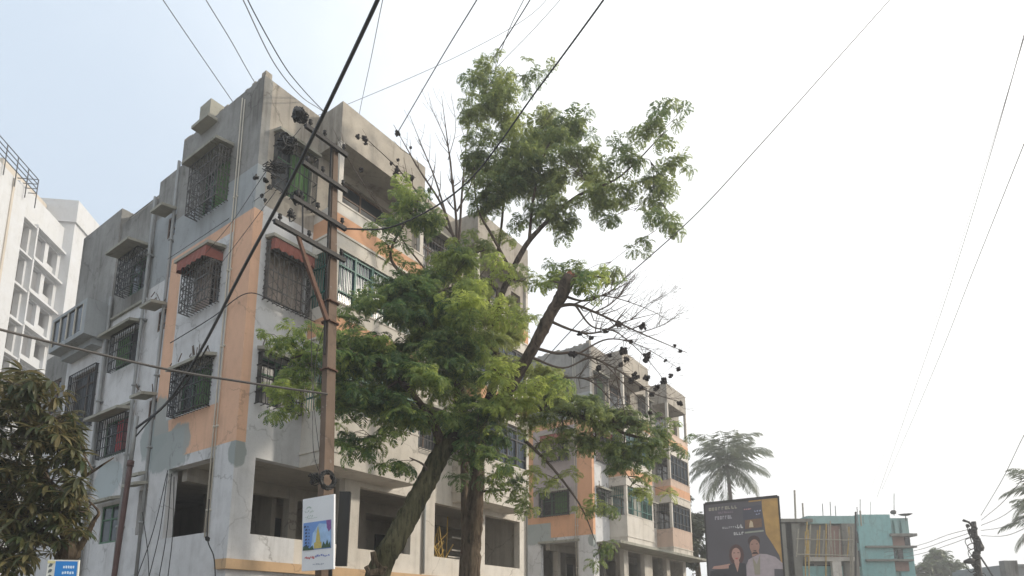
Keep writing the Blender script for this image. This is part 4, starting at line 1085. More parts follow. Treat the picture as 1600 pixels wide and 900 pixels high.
B2 = [(765, 128, 14.8, 46, 30, .6, .28), (822, 118, 14.7, 26, 26, .5, .25), (735, 180, 14.5, 30, 34, .5, .25), (785, 180, 14.7, 46, 40, .9, .5), (848, 190, 14.4, 44, 40, .8, .5), (905, 195, 14.3, 34, 26, .5, .3),
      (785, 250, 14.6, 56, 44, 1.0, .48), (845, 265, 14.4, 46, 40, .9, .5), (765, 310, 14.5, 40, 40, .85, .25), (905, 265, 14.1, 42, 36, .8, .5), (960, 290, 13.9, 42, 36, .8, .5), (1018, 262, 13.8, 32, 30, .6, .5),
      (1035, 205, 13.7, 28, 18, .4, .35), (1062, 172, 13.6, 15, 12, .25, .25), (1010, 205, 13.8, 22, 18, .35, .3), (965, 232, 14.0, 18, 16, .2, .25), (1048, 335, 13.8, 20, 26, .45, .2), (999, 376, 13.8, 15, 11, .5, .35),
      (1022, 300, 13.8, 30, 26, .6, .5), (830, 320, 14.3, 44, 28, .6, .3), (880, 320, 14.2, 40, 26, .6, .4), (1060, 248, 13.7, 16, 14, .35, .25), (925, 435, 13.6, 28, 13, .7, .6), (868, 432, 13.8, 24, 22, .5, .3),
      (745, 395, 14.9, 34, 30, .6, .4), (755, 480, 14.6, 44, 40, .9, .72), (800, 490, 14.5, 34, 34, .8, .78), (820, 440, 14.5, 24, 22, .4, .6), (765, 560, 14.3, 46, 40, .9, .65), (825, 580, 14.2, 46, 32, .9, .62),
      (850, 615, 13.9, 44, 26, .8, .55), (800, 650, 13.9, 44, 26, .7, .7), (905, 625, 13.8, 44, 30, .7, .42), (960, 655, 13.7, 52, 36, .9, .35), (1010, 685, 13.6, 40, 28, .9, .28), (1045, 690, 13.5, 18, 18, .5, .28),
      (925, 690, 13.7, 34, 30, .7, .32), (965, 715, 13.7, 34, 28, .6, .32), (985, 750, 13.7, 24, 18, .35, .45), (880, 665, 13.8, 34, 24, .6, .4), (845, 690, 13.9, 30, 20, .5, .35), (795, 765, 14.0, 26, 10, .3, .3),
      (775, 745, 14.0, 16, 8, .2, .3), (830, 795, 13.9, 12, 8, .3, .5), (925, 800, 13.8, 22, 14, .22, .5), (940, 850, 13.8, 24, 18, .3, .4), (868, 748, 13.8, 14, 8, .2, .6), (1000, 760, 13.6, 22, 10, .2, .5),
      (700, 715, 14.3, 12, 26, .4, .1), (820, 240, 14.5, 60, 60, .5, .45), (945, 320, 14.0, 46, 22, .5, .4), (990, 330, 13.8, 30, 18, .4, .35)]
grow(T2, limbs, B2, LEAF2, M['bark'], 202, sz=0.92)

# leafless tree behind
T3 = empty('bare_tree', (0, 0, 0))
tag(T3, 'leafless tree with thin upright branches against the sky left of the crown', 'tree')
base = at(722, 560, 16.3)
trunk = [((base.x+0.25, 16.2, 0), 0, 0, 0.13), ((base.x+0.15, 16.2, 5), 0, 0, 0.11), (722, 560, 16.2, 0.09), (718, 470, 16.2, 0.075), (715, 395, 16.1, 0.06)]
P = limb_pts(trunk); m = MB(); m.tube([p[:3] for p in P], [p[3] for p in P], 9, 0, .12); m.build('trunk', M['bark'], T3, True)
bt = [[(715, 400, 16.1, .045), (712, 330, 16, .035), (703, 250, 15.9, .022), (690, 150, 15.8, .006)], [(716, 395, 16.1, .04), (722, 300, 16, .03), (728, 230, 15.9, .018), (735, 168, 15.8, .006)],
      [(712, 380, 16.1, .04), (690, 320, 15.8, .03), (655, 265, 15.5, .02), (615, 195, 15.3, .006)], [(710, 370, 16.1, .035), (668, 320, 15.6, .025), (620, 262, 15.2, .016), (570, 215, 15, .006)],
      [(700, 345, 16.1, .03), (680, 280, 15.8, .02), (660, 230, 15.6, .012), (640, 180, 15.5, .005)], [(708, 300, 16, .025), (700, 230, 15.9, .015), (672, 165, 15.8, .005)], [(714, 330, 16, .028), (735, 290, 15.8, .018), (748, 235, 15.7, .01), (752, 190, 15.7, .004)],
      [(680, 440, 15.8, .03), (640, 390, 15.2, .022), (590, 320, 14.7, .016), (545, 250, 14.5, .010), (520, 200, 14.4, .004)], [(700, 250, 15.9, .012), (712, 200, 15.9, .008), (705, 150, 15.9, .004)]]
tips3 = bare(T3, bt, 31, nsub=9)

T4 = empty('bare_bough', (0, 0, 0))
tag(T4, 'leafless spreading bough of dark twigs reaching right over the farther block', 'bough')
bt = [[(866, 480, 13.05, .045), (895, 476, 13.2, .035), (930, 488, 13.4, .026), (1000, 520, 13.4, .016), (1075, 552, 13.4, .005)], [(856, 500, 13.1, .035), (895, 516, 13.3, .025), (930, 520, 13.5, .02), (985, 500, 13.5, .012), (1035, 488, 13.5, .004)],
      [(834, 543, 13.2, .035), (870, 552, 13.3, .03), (905, 552, 13.4, .026), (960, 575, 13.4, .018), (1010, 610, 13.4, .012), (1062, 628, 13.4, .005)], [(905, 552, 13.4, .022), (950, 530, 13.4, .016), (1000, 540, 13.4, .01), (1060, 575, 13.4, .004)],
      [(930, 488, 13.4, .018), (960, 470, 13.4, .012), (990, 430, 13.4, .005)], [(960, 575, 13.4, .016), (975, 640, 13.4, .01), (985, 680, 13.4, .005)], [(840, 602, 13.5, .03), (890, 590, 13.5, .022), (930, 600, 13.5, .016), (975, 650, 13.5, .006)],
      [(1000, 520, 13.4, .012), (1030, 510, 13.4, .008), (1055, 496, 13.4, .003)],
      [(880, 462, 13.05, .03), (915, 470, 13.2, .02), (955, 455, 13.3, .012), (985, 440, 13.4, .005)], [(900, 478, 13.2, .025), (925, 510, 13.3, .018), (965, 520, 13.3, .012), (1010, 560, 13.3, .008), (1050, 610, 13.3, .004)],
      [(834, 560, 13.2, .03), (880, 575, 13.1, .02), (930, 560, 13.1, .016), (980, 605, 13.1, .01), (1030, 650, 13.1, .005)], [(895, 476, 13.2, .02), (940, 462, 13.2, .014), (1000, 478, 13.2, .008), (1045, 500, 13.2, .004)], [(985, 500, 13.4, .012), (1020, 470, 13.4, .006), (1040, 462, 13.4, .003)]]
tips4 = bare(T4, bt, 32, nsub=20)
# dark dry seed clusters: parts of the tree they grow on
def pods(root, L, seed, Y, tips):
    rg = random.Random(seed)
    for (u, v, r) in L:
        m = MB(); c0 = at(u, v, Y); c = min(tips, key=lambda q: (q-c0).length)-Vector((0, 0, r*.5))
        for _ in range(14):
            d = Vector((rg.uniform(-1, 1), rg.uniform(-1, 1), rg.uniform(-1, 1)))*r*0.6
            m.blob(c+d, r*rg.uniform(.3, .6), 6, rg=rg, jit=.3)
        for _ in range(7):
            d = Vector((rg.uniform(-1, 1), rg.uniform(-1, 1), rg.uniform(-1, .6))).normalized()*r*1.15
            m.tube([c, c+d], [.006, .004], 4)
        m.build('seed_cluster', M['pod'], root)
pods(T4, [(968, 500, .08), (1006, 512, .09), (880, 548, .07), (922, 536, .06), (972, 542, .10), (982, 555, .07), (966, 572, .06), (1010, 553, .08), (995, 580, .09), (1012, 596, .08), (1062, 550, .05), (1024, 603, .07), (1000, 600, .05), (905, 527, .06),
          (895, 545, .05), (1056, 572, .05), (1050, 535, .04), (1040, 570, .04), (962, 548, .05), (1022, 640, .05), (900, 545, .07), (948, 508, .06), (935, 572, .07), (985, 590, .08), (1005, 566, .07), (1035, 600, .08), (1066, 640, .07), (1045, 585, .05), (1015, 620, .06), (990, 528, .05)], 5, 13.4, tips4)
pods(T3, [(545, 184, .09), (553, 182, .07), (520, 188, .07), (556, 215, .06), (620, 206, .08), (604, 352 - 90, .05), (622, 262, .07), (650, 272, .08), (675, 276, .06), (560, 245, .05), (581, 287, .06), (607, 284, .08), (618, 246, .05), (530, 172, .04), (655, 215, .04)], 6, 15.2, tips3)

# dark leafy tree between the farther block and the hoarding, and the low far trees
def far_tree(u, v, Y, ru, rv, label, seed, lm, dens=1.0, sz=2.0, gu=None):
    root = empty('broadleaf_tree', (0, 0, 0)); tag(root, label, 'tree')
    c = at(u, v, Y); tr = [((c.x, Y, 0), 0, 0, .25), ((c.x+.1, Y, c.z*0.55), 0, 0, .2), (u, v, Y, .1)]
    rg = random.Random(seed)
    bl = []
    for i in range(9):
        a = rg.uniform(0, 6.28); k = rg.uniform(.2, .75)
        bl.append((u+ru*k*math.cos(a), v+rv*k*math.sin(a), Y+rg.uniform(-1, 1), ru*.45, rv*.42, 1.0, rg.uniform(.1, .5)))
    grow(root, [('trunk', 'bark', tr)], bl, lm, M['bark'], seed, dens*6, PROTO_BIG, sz)
    return root
FAR = leafmat('far_leaf_green', (0.045, 0.075, 0.035), (0.12, 0.15, 0.06), 0.3)
DARKL = leafmat('dark_leaf_green', (0.020, 0.034, 0.018), (0.075, 0.085, 0.04), 0.25)
far_tree(1086, 835, 44, 22, 85, 'dark tree squeezed between the farther block and the hoarding', 61, DARKL, 0.5, 1.4)
far_tree(1462, 892, 70, 36, 42, 'round green tree right of the turquoise building', 62, FAR, 0.6, 2.6)
far_tree(1500, 915, 80, 26, 26, 'low far tree behind the small cluttered pole', 63, FAR, 0.6, 2.6)

# --- mango tree, bottom left: whorls of long hanging leaves, each whorl a part
MANGO = leafmat('mango_leaf', (0.032, 0.056, 0.022), (0.19, 0.16, 0.07), 0.35, 0.4)
def whorl(seed):
    rg = random.Random(seed); Q = []; T = []
    n = rg.randint(11, 15)
    for f in range(n):
        az = 2*math.pi*f/n*1.6+rg.uniform(-.3, .3); el = rg.uniform(-.9, .35); L = rg.uniform(.15, .24); W = L*0.23
        h = Vector((math.cos(az), math.sin(az), 0)); side = Vector((-h.y, h.x, 0)); p = h*0.02
        pts = []
        for k in range(5):
            e = el-0.9*(k/4); wd = W*0.5*(0.25, .85, 1, .7, 0.05)[k]
            pts.append((p.copy(), wd, e)); p = p+(h*math.cos(e)+Vector((0, 0, math.sin(e))))*L/4
        tv = rg.uniform(0, .4) if rg.random() < .62 else rg.uniform(.5, 1.0)
        for k in range(4):
            (a, wa, ea), (b_, wb, eb) = pts[k], pts[k+1]
            ca = a-Vector((0, 0, wa*0.35)); cb = b_-Vector((0, 0, wb*0.35))
            Q.append((a-side*wa, ca, cb, b_-side*wb)); Q.append((ca, a+side*wa, b_+side*wb, cb)); T += [tv]*8
    V = np.array([[tuple(x) for x in q] for q in Q], np.float32).reshape(-1, 3)
    return V, np.array(T)
mroot = empty('mango_tree', (0, 0, 0))
tag(mroot, 'mango tree with drooping olive and brown leaves at the lower left edge', 'tree')
base = at(112, 880, 9.6)
tr = [('trunk', 'bark', [((base.x-.3, 9.6, 0), 0, 0, .19), ((base.x-.15, 9.6, 1.5), 0, 0, .15), (98, 885, 9.6, .13), (112, 862, 9.5, .12), (92, 800, 9.5, .08), (60, 720, 9.5, .05), (40, 640, 9.4, .02)]),
      ('limb', 'bark', [(104, 875, 9.5, .07), (128, 850, 9.5, .045), (146, 815, 9.4, .03), (154, 800, 9.4, .02), (138, 782, 9.4, .012)]),
      ('limb', 'bark', [(92, 800, 9.5, .05), (120, 755, 9.4, .035), (155, 730, 9.3, .018), (178, 715, 9.3, .008)]),
      ('limb', 'bark', [(100, 860, 9.6, .08), (50, 820, 9.5, .06), (0, 780, 9.4, .04), (-60, 720, 9.3, .02)])]
rg = random.Random(77)
for nm, mt, t_ in tr:
    P = limb_pts(t_); m = MB(); m.tube([p[:3] for p in P], [p[3] for p in P], 9, 0, .15, rg); m.build(nm, M[mt], mroot, True)
protos = []
for i in range(5):
    V, T = whorl(i); o = mesh_np('leaf_whorl', V, MANGO, mroot, T); protos.append(o)
mb_regions = [(30, 600, 34, 24), (70, 610, 34, 26), (20, 640, 40, 40), (80, 655, 44, 36), (30, 700, 50, 40), (95, 700, 36, 34), (20, 760, 48, 40), (80, 750, 44, 34), (40, 810, 48, 30), (95, 800, 36, 26), (10, 840, 40, 30), (60, 850, 34, 24), (116, 668, 10, 18), (118, 720, 10, 14), (124, 800, 14, 18), (115, 830, 20, 18), (110, 765, 22, 24), (0, 880, 40, 20), (-30, 700, 40, 120), (-70, 760, 50, 110), (25, 875, 30, 16)]
tw = MB(); allm = []
for nm, mt, t_ in tr: allm += [Vector(p[:3]) for p in limb_pts(t_)[6:]]
cnt = 0
for (u, v, ru, rv) in mb_regions:
    c = at(u, v, 9.3)
    nr = min(allm, key=lambda q: (q-c).length)
    sp = spline([tuple(nr), tuple((nr+c)/2+Vector((0, 0, -.05))), tuple(c)], 4); tw.tube(sp, [.016-.0014*i for i in range(len(sp))], 5)
    for i in range(max(5, int(ru*rv/50))):
        k = rg.random()**.5; a = rg.uniform(0, 6.283)
        p = at(u+ru*k*math.cos(a), v+rv*k*math.sin(a), 9.3+rg.uniform(-.5, .5))
        if cnt < 5: o = protos[cnt]
        else:
            o = protos[rg.randrange(5)].copy(); sc.collection.objects.link(o); o.parent = mroot
        cnt += 1
        o.location = p; o.rotation_euler = (rg.uniform(-.4, .4), rg.uniform(-.4, .4), rg.uniform(0, 6.28)); s = rg.uniform(0.75, 1.25); o.scale = (s, s, s)
        tw.tube([c, p], [.007, .004], 4, cap=False)
tw.build('twigs', M['twig'], mroot)['kind'] = 'stuff'

# --- palms
PALML = leafmat('palm_leaf', (0.045, 0.068, 0.040), (0.13, 0.15, 0.075), 0.3)
def palm(u, v, Y, L, label, seed, nf=19, r=0.16):
    c = at(u, v, Y); rg = random.Random(seed)
    root = empty('coconut_palm', (c.x, c.y, 0)); tag(root, label, 'palm tree')
    m = MB(); m.tube([(0.5*math.sin(k/8*2), 0, c.z*k/8) if k < 8 else (0, 0, c.z) for k in range(9)] if False else [(0.25*math.sin(math.pi*k/10), 0, c.z*k/10) for k in range(11)], [r*1.5-r*0.5*k/10 for k in range(11)], 9, 0, .1, rg)
    m.build('trunk', M['twig'], root, True)
    for f in range(nf):
        az = 2*math.pi*f*0.382+rg.uniform(-.15, .15); el = 1.5-2.15*(f/nf)+rg.uniform(-.12, .12); Lf = L*rg.uniform(.85, 1.1)
        h = Vector((math.cos(az), math.sin(az), 0)); side = Vector((-h.y, h.x, 0)); p = Vector((0, 0, c.z)); Q = []
        n = 34; pts = [p.copy()]; T = []
        tv = rg.uniform(.1, .7)
        for k in range(n):
            t = k/n; e = el-(1.2+0.5*max(0, el))*t*t-0.15*t
            d = h*math.cos(e)+Vector((0, 0, math.sin(e))); p2 = p+d*Lf/n
            w = 0.03*(1-t)+.008
            Q.append((p-side*w, p+side*w, p2+side*w, p2-side*w)); T += [tv]*4
            if k > 2:
                ll = Lf*0.27*math.sin(math.pi*min(1, .12+t*.88))+.06*Lf
                for sg in (-1, 1):
                    ld = (side*sg*0.75+d*0.55-Vector((0, 0, 1))*rg.uniform(.3, .8)).normalized()
                    ww = d*(Lf/n*0.5)
                    tip = p+ld*ll; midp = p+ld*ll*.5+Vector((0, 0, .02))
                    Q.append((p-ww*.6, midp-ww, tip, midp+ww)); T += [min(1, max(0, tv+rg.uniform(-.2, .2)))]*4
            p = p2
        V = np.array([[tuple(x) for x in q] for q in Q], np.float32).reshape(-1, 3)
        mesh_np('frond', V, PALML, root, np.array(T))
    m = MB()
    for k in range(6): m.blob((.25*math.cos(k), .25*math.sin(k), c.z-.25), .14, 6, rg=rg)
    m.build('coconuts', M['twig'], root)
palm(1136, 726, 58, 4.5, 'coconut palm with full crown rising behind the dark hoarding', 3, 36)
palm(1628, 768, 42, 2.9, 'coconut palm cut off by the right edge, upper crown', 8, 16)
palm(1636, 815, 40, 2.7, 'lower coconut palm cut off by the right edge', 9, 16)

# ------------------------------------------------------------------ hoarding
HY = 34.0
h00 = at(1098, 960, HY); h10 = at(1226, 960, HY-0.8); h11 = at(1216, 775, HY-0.8); h01 = at(1100, 787, HY)
h10 = Vector((h11.x, h11.y, h10.z)); h00 = Vector((h01.x, h01.y, h00.z))
hb, hp = board('advertising_hoarding', h00, h10, h11, h01, 0.25, pm((0.085, 0.08, 0.095), .6, .3, .6))
tag(hb, 'big dark hoarding with a smiling couple and a gold right border', 'billboard')
# unit square: b=0 at v~960, b=1 at the top; vis(v) converts photo rows
def vv(v): return (960-v)/(960-781.0)
def uu(u): return (u-1100)/116.0
gold = [(uu(1190), vv(779)), (1, 1), (1, vv(896)), (uu(1213), vv(880)), (uu(1206), vv(862)), (uu(1194), vv(842)), (uu(1191), vv(812))]
gold = [(uu(1190), 0.995), (0.995, 0.995), (0.995, vv(900)), (uu(1211), vv(872)), (uu(1203), vv(856)), (uu(1193), vv(838)), (uu(1190), vv(800))]
pr(hb, hp, 'print_gold_border', gold, pm((0.46, 0.27, 0.07), .5, .5, 2))
pr(hb, hp, 'print_gold_strip', [(uu(1170), vv(786)), (uu(1189), vv(786)), (uu(1189), vv(782)), (uu(1170), vv(782))], pm((0.42, 0.24, 0.06), .5, .3))
pr(hb, hp, 'print_panel', [(uu(1160), vv(832)), (uu(1189), vv(830)), (uu(1189), vv(792)), (uu(1160), vv(793))], pm((0.05, 0.05, 0.075), .5, .3))
pr(hb, hp, 'print_photo', [(uu(1162), vv(828)), (uu(1188), vv(827)), (uu(1188), vv(813)), (uu(1162), vv(814))], pm((0.17, 0.09, 0.045), .5, .7, 3), .008)
pr(hb, hp, 'print_photo_highlight', [(uu(1168), vv(826)), (uu(1175), vv(826)), (uu(1174), vv(818)), (uu(1171), vv(815)), (uu(1169), vv(820))], pm((0.55, 0.45, 0.3), .5, .3, 3), .012)
pr(hb, hp, 'print_strip', [(uu(1161), vv(835)), (uu(1190), vv(834)), (uu(1190), vv(831.5)), (uu(1161), vv(832.5))], pm((0.30, 0.32, 0.26), .5), .008)
rg = random.Random(15)
def words(u0, u1, v, h, n, col, nm='print_lettering'):
    P = []
    for i in range(n):
        a = u0+(u1-u0)*i/n; w = (u1-u0)/n*rg.uniform(.5, .8); k = rg.randrange(3)
        P.append([(uu(a), vv(v+h)), (uu(a+w*.35), vv(v+h)), (uu(a+w*.35), vv(v)), (uu(a), vv(v))])
        if k != 1: P.append([(uu(a+w*.35), vv(v+h*.3)), (uu(a+w), vv(v+h*.3)), (uu(a+w), vv(v)), (uu(a+w*.35), vv(v))])
        if k != 2: P.append([(uu(a+w*.35), vv(v+h)), (uu(a+w), vv(v+h)), (uu(a+w), vv(v+h*.7)), (uu(a+w*.35), vv(v+h*.7))])
        if k == 0: P.append([(uu(a+w*.7), vv(v+h*.7)), (uu(a+w), vv(v+h*.7)), (uu(a+w), vv(v+h*.3)), (uu(a+w*.7), vv(v+h*.3))])
    for q_ in [P[i:i+4] for i in range(0, len(P), 4)] if len(P) > 10 else [[x] for x in P]: prm(hb, hp, nm, q_, pm(col, .5, .1), .008)
words(1107, 1153, 789, 5, 9, (0.36, 0.34, 0.26)); words(1122, 1146, 797, 3, 8, (0.26, 0.18, 0.24)); words(1116, 1144, 804, 5.5, 7, (0.42, 0.40, 0.44))
words(1127, 1160, 822, 3, 10, (0.5, 0.5, 0.5)); words(1150, 1160, 820, 6, 2, (0.6, 0.6, 0.6)); words(1144, 1160, 832, 4.5, 4, (0.6, 0.6, 0.6)); words(1162, 1174, 796, 1.8, 4, (0.6, 0.3, 0.28)); words(1178, 1189, 800, 2, 3, (0.4, 0.42, 0.6)); words(1180, 1188, 805, 2, 2, (0.4, 0.42, 0.6))
def ell(cu, cv, ru, rv, n=16, a0=0, a1=2*math.pi): return [(uu(cu+ru*math.cos(a0+(a1-a0)*i/n)), vv(cv-rv*math.sin(a0+(a1-a0)*i/n))) for i in range(n)]
def pts(*l): return [(uu(a), vv(b_)) for a, b_ in l]
SK = pm((0.36, 0.20, 0.15), .5, .2, 6); HR = pm((0.045, 0.02, 0.02), .5, .4, 6); WH = pm((0.40, 0.34, 0.36), .5, .25, 5); BK = pm((0.022, 0.022, 0.03), .5, .3, 5)
pr(hb, hp, 'print_man_shirt', pts((1158, 955), (1160, 885), (1164, 876), (1172, 872), (1182, 868), (1192, 869), (1205, 874), (1216, 885), (1216, 893), (1202, 892), (1198, 955)), WH, .006)
pr(hb, hp, 'print_man_neck', pts((1170, 872), (1181, 868), (1180, 860), (1169, 862)), SK, .010)
pr(hb, hp, 'print_man_hair', ell(1174, 848, 9.5, 9), HR, .008)
pr(hb, hp, 'print_man_face', ell(1174.5, 856, 7.6, 11), SK, .014)
prm(hb, hp, 'print_man_features', [pts((1169.5, 853), (1172.5, 853), (1172.5, 852), (1169.5, 852)), pts((1176.5, 853), (1179.5, 853), (1179.5, 852), (1176.5, 852)), pts((1171, 862), (1178, 862), (1175, 864)), pts((1169, 868), (1180, 868), (1177, 864.5), (1172, 864.5))], HR, .018)
pr(hb, hp, 'print_man_collar', pts((1170, 872), (1176, 884), (1182, 869), (1180, 900), (1172, 900)), pm((0.30, 0.27, 0.20)), .012)
pr(hb, hp, 'print_woman_hair', ell(1146, 868, 11.5, 17), pm((0.075, 0.028, 0.025), .5, .4, 8), .010)
pr(hb, hp, 'print_woman_face', ell(1145.5, 867, 7.0, 10.5), pm((0.46, 0.27, 0.22), .5, .15, 6), .016)
prm(hb, hp, 'print_woman_features', [pts((1141, 865), (1144, 865), (1144, 864), (1141, 864)), pts((1147.5, 865), (1150.5, 865), (1150.5, 864), (1147.5, 864))], HR, .020)
pr(hb, hp, 'print_woman_mouth', pts((1142.5, 872.5), (1149, 872.5), (1146, 875)), pm((0.45, 0.08, 0.08)), .020)
pr(hb, hp, 'print_woman_dress', pts((1131, 955), (1133, 884), (1142, 880), (1146, 893), (1150, 880), (1159, 882), (1160, 955)), BK, .013)
pr(hb, hp, 'print_woman_neck', pts((1142, 880), (1146, 895), (1150, 880), (1149, 874), (1142, 874)), pm((0.46, 0.27, 0.22), .5, .15, 6), .015)
pr(hb, hp, 'print_woman_arm', pts((1107, 888), (1110, 884), (1122, 883), (1135, 881), (1136, 888), (1120, 889)), pm((0.46, 0.27, 0.22), .5, .15, 6), .012)
pr(hb, hp, 'print_dark_sleeve', pts((1102, 955), (1104, 892), (1118, 889), (1134, 890), (1131, 955)), BK, .007)
for (x0_, y0_, x1_, y1_) in ((-.01, 0, .012, 1), (.988, 0, 1.01, 1), (.012, .985, .988, 1.01)):
    pr(hb, hp, 'frame_strip', [(x0_, y0_), (x1_, y0_), (x1_, y1_), (x0_, y1_)], M['darksteel'], .03)
for k in range(2):
    m = MB(); cx = (h00+h10+h11+h01)/4; x = (h00 if k == 0 else h10); m.bar(Vector((x.x+(.5 if k == 0 else -.5), x.y+.45, 0))-cx, Vector((x.x+(.5 if k == 0 else -.5), x.y+.45, h11.z-.3))-cx, .16); m.build('steel_post', M['rust'], hb)

# ------------------------------------------------------------------ far buildings on the right
M['teal'] = plaster('turquoise_paint', (0.20, 0.43, 0.43), (0.13, 0.2, 0.19), .8, alt=(0.29, 0.47, 0.46))
M['teallight'] = plaster('pale_turquoise_paint', (0.32, 0.47, 0.45), (0.15, 0.2, 0.18), .8, alt=(0.24, 0.38, 0.37))
M['greybuild'] = plaster('unfinished_concrete', (0.235, 0.225, 0.195), (0.08, 0.08, 0.07), .7)
M['brickish'] = plaster('reddish_brick_wall', (0.30, 0.19, 0.155), (0.1, 0.08, 0.07), .6)
def wbox(mb, u0, u1, v0, v1, Y, dep, m=0, org=None, y0=0.0):
    """box whose front spans the photo rectangle at depth Y"""
    a = at(u0, v1, Y); b_ = at(u1, v0, Y)
    z0 = max(0, a.z) if v1 < 960 else 0
    mb.box(a.x-org.x, b_.x-org.x, y0, y0+dep, z0, b_.z, m)
UY = 46.0; uo = at(1276, 900, UY); uo.z = 0
ub = empty('unfinished_building', tuple(uo)); tag(ub, 'grey unfinished concrete building behind bamboo scaffolding beside the hoarding', 'building')
def wpart(name, mat, rects, dep, root, org, Y, y0=0.0):
    for (u0, u1, v0, v1) in rects:
        m = MB(); wbox(m, u0, u1, v0, v1, Y, dep, 0, org, y0); m.build(name, mat, root)
wpart('wall', M['greybuild'], [(1222, 1334, 816, 990)], 6, ub, uo, UY, 0.5)
wpart('roof_slab', M['greybuild'], [(1219, 1268, 811, 816)], 7, ub, uo, UY, -.2)
wpart('roof_slab', M['teallight'], [(1262, 1334, 806, 818)], 6.6, ub, uo, UY, 0)
wpart('wall', M['brickish'], [(1300, 1333, 821, 872)], .3, ub, uo, UY, 0.2)
wpart('slab_edge', M['cream'], [(1262, 1333, 871, 877)], .9, ub, uo, UY, -.35)
wpart('pillar', M['greybuild'], [(1226, 1236, 818, 990), (1240, 1248, 818, 990), (1330, 1336, 818, 990)], .5, ub, uo, UY, -.02)
wpart('window', M['glass'], [(1228, 1236, 826, 852), (1262, 1276, 880, 900), (1284, 1304, 882, 905), (1316, 1328, 882, 905)], .1, ub, uo, UY, .42)
wpart('painted_wall', M['teal'], [(1262, 1330, 884, 990)], .2, ub, uo, UY, .32)
wpart('pillar', M['cream'], [(1307, 1311, 877, 990)], .3, ub, uo, UY, -.3)
rg = random.Random(21)
for i in range(22):
    u = 1246+rg.uniform(0, 86); u2 = u+rg.uniform(-5, 5); vt = rg.uniform(812, 832); vb = rg.choice([870, 870, 985])
    m = MB(); a = at(u, vt, UY-.6)-uo; b_ = at(u2, vb, UY-.6)-uo
    m.tube([b_, (a+b_)/2+Vector((rg.uniform(-.05, .05), 0, 0)), a], .045, 5); m.build('bamboo_pole', M['bamboogrey' if i % 3 else 'bamboo'], ub)
for v in (842, 866):
    m = MB(); m.tube([at(1244, v, UY-.66)-uo, at(1334, v+2, UY-.66)-uo], .04, 5); m.build('bamboo_pole', M['bamboogrey'], ub)
for (u, v0, w) in ((1241.5, 766, .07), (1254, 786, .06), (1285, 787, .03), (1297, 784, .03), (1305, 790, .03), (1339, 792, .03), (1344, 798, .06)):
    m = MB(); a = at(u, v0, UY+1)-uo; b_ = at(u+2, 822, UY+1)-uo; m.tube([b_, a], w, 5); m.build('starter_bar', M['bamboogrey' if w > .05 else 'palecable'], ub)
m = MB(); m.tube([at(1337, 985, UY-1)-uo, at(1337, 800, UY-1)-uo], .07, 6); m.build('scaffold_post', M['darksteel'], ub)

TY = 52.0; to = at(1390, 900, TY); to.z = 0
tb = empty('turquoise_building', tuple(to)); tag(tb, 'turquoise painted building with red-brown balconies and a rooftop dish', 'building')
wpart('wall', M['teal'], [(1357, 1390, 804, 990)], 8, tb, to, TY)
wpart('wall', M['teallight'], [(1332, 1357, 806, 820)], 6, tb, to, TY, 1)
wpart('wall', M['brickish'], [(1332, 1357, 820, 990)], 6, tb, to, TY, 1.2)
wpart('wall', M['teallight'], [(1390, 1424, 808, 990)], 7, tb, to, TY, .5)
wpart('ledge', M['greybuild'], [(1390, 1430, 834, 838), (1352, 1430, 853, 856), (1352, 1425, 874, 877)], 1.1, tb, to, TY, -.25)
wpart('balcony_wall', M['brickish'], [(1397, 1416, 838, 852), (1398, 1422, 877, 892)], .4, tb, to, TY, .2)
wpart('window', M['glass'], [(1416.5, 1423, 839, 852), (1394, 1400, 858, 872), (1406, 1412, 858, 872), (1336, 1342, 830, 848), (1346, 1352, 830, 848), (1336, 1350, 860, 885)], .1, tb, to, TY, .15)
wpart('pier', M['teallight'], [(1402, 1405.5, 812, 833), (1413, 1416, 812, 833), (1388, 1392, 803, 990)], .3, tb, to, TY, .24)
wpart('shade_box', M['teal'], [(1416, 1430, 856, 875), (1422, 1432, 875, 990)], 3, tb, to, TY, .3)
for i in range(6):
    m = MB(); m.tube([at(1322+i*5.5, 818, TY)-to, at(1322+i*5.5, 806, TY)-to], .05, 4); m.build('roof_rail', M['teallight'], tb)
for (u, v0, w) in ((1397, 771, .03), (1344, 780, .03), (1360, 784, .02)):
    m = MB(); m.tube([at(u, 806, TY+1)-to, at(u, v0, TY+1)-to], w, 5); m.build('antenna', M['palecable'], tb)
m = MB(); m.blob(at(1396, 800, TY+1)-to, .22, 7, rg=rg); m.build('water_drum', M['darksteel'], tb)
m = MB(); c = at(1415, 806, TY)-to
for i in range(16):
    a = 2*math.pi*i/16; b2 = 2*math.pi*(i+1)/16
    for (r0_, r1_, z0_, z1_) in ((0, .28, 0, .03), (.28, .52, .03, .13)):
        m.quad(c+Vector((r0_*math.cos(a), r0_*math.sin(a), z0_)), c+Vector((r1_*math.cos(a), r1_*math.sin(a), z1_)), c+Vector((r1_*math.cos(b2), r1_*math.sin(b2), z1_)), c+Vector((r0_*math.cos(b2), r0_*math.sin(b2), z0_)))
m.tube([c, c-Vector((0, 0, .4))], .04, 5)
m.build('dish', M['darksteel'], tb)

# small grey roof at the right edge
go = at(1590, 900, 45); go.z = 0
gb = empty('grey_roofed_house', tuple(go)); tag(gb, 'grey house top at the lower right corner with a short chimney', 'house')
wpart('wall', M['bluegrey'], [(1577, 1640, 886, 990)], 5, gb, go, 45)
wpart('roof', M['bluegrey'], [(1574, 1645, 882, 886)], 5.6, gb, go, 45, -.3)
wpart('chimney', M['raw'], [(1574, 1579, 877, 990)], .5, gb, go, 45, -.6)

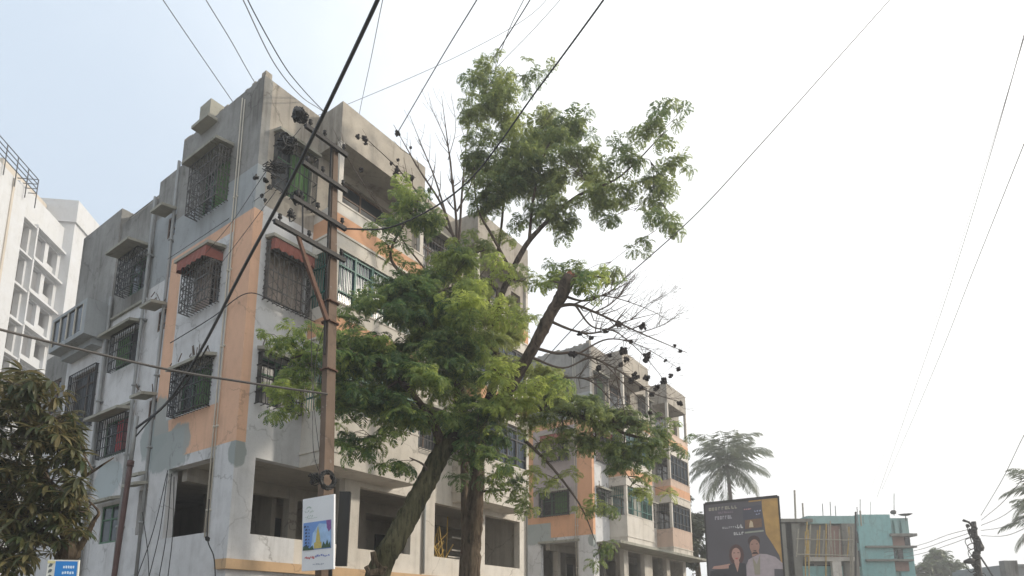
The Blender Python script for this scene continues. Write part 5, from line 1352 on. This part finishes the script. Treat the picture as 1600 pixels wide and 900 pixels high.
# small cluttered pole far right
p0 = at(1530, 900, 32); p0.z = 0; pt = at(1521, 815, 32)
P2 = empty('street_pole', tuple(p0)); tag(P2, 'small far pole smothered in cable coils with a street lamp head', 'utility pole')
m = MB(); m.tube([(0, 0, 0), (0, 0, 3), Vector(pt)-p0], [.16, .13, .11], 9); m.build('shaft', M['darksteel'], P2, True)
rg = random.Random(33)
for i, (u, v, r) in enumerate(((1522, 826, .2), (1527, 846, .26), (1530, 856, .28), (1525, 868, .24), (1526, 884, .26), (1528, 900, .26), (1516, 830, .14), (1512, 822, .10), (1521, 838, .18))):
    m = MB(); c = at(u, v, 31.9)-p0; scribble(m, c, r, 44, .03, rg, (.8, .6, 1.2))
    if r > .22: m.blob(c, r*.7, 7, rg=rg)
    m.build('cable_bundle', M['darksteel'], P2)
m = MB(); m.tube([at(1522, 826, 31.9)-p0, at(1514, 816, 31.9)-p0, at(1505, 813, 31.9)-p0], [.05, .05, .07], 6); m.build('bracket_arm', M['darksteel'], P2)
m = MB(); c = at(1513, 878, 31.8)-p0; m.tube([at(1524, 874, 31.9)-p0, c+Vector((.12, 0, .05)), c-Vector((.2, 0, 0))], [.05, .16, .08], 8); m.build('lamp_head', M['darksteel'], P2, True)
for i in range(9):
    m = MB(); a_ = at(1524+rg.uniform(-4, 4), 820+9*i, 31.9)-p0; u_ = 1524+rg.choice([-1, 1])*rg.uniform(8, 16)
    m.tube(spline([tuple(a_), tuple(at(u_, 826+9*i, 31.8)-p0), tuple(at(u_*.5+762, 840+9*i, 31.8)-p0), tuple(at(1527, 836+9*i, 31.9)-p0)], 5), .022, 4); m.build('cable_loop', M['darksteel'], P2)
# bundle of sticks stored inside the third opening
rg = random.Random(44)
sb = empty('bamboo_stack', tuple(C1+BD*7.6+LD*0.9+Vector((0, 0, 3.74)))); tag(sb, 'yellow bamboo sticks piled inside the opening behind the upright trunk', 'bamboo')
for i in range(26):
    a = BD*rg.uniform(-.9, .9)+LD*rg.uniform(-.45, .5); b_ = BD*(rg.uniform(-1.0, .9))+LD*rg.uniform(-.4, .4)+Vector((0, 0, rg.uniform(1.0, 2.25)))
    m = MB(); m.tube([a, (a+b_)/2+Vector((0, 0, rg.uniform(-.08, .12))), b_], .022, 5); m.build('stick', M['bamboo'], sb)

# ------------------------------------------------------------------ air: thin even haze round the whole place
m = MB(); m.box(-260, 260, -60, 260, -1.0, 60)
hz = bpy.data.materials.new('haze'); hz.use_nodes = True
hn = hz.node_tree.nodes; hn.remove(hn['Principled BSDF'])
pv = hn.new('ShaderNodeVolumePrincipled'); pv.inputs['Color'].default_value = (0.95, 0.96, 0.97, 1); pv.inputs['Density'].default_value = 0.0034; pv.inputs['Anisotropy'].default_value = 0.3
hz.node_tree.links.new(pv.outputs[0], hn['Material Output'].inputs['Volume'])
tag(m.build('haze', hz), kind='stuff')
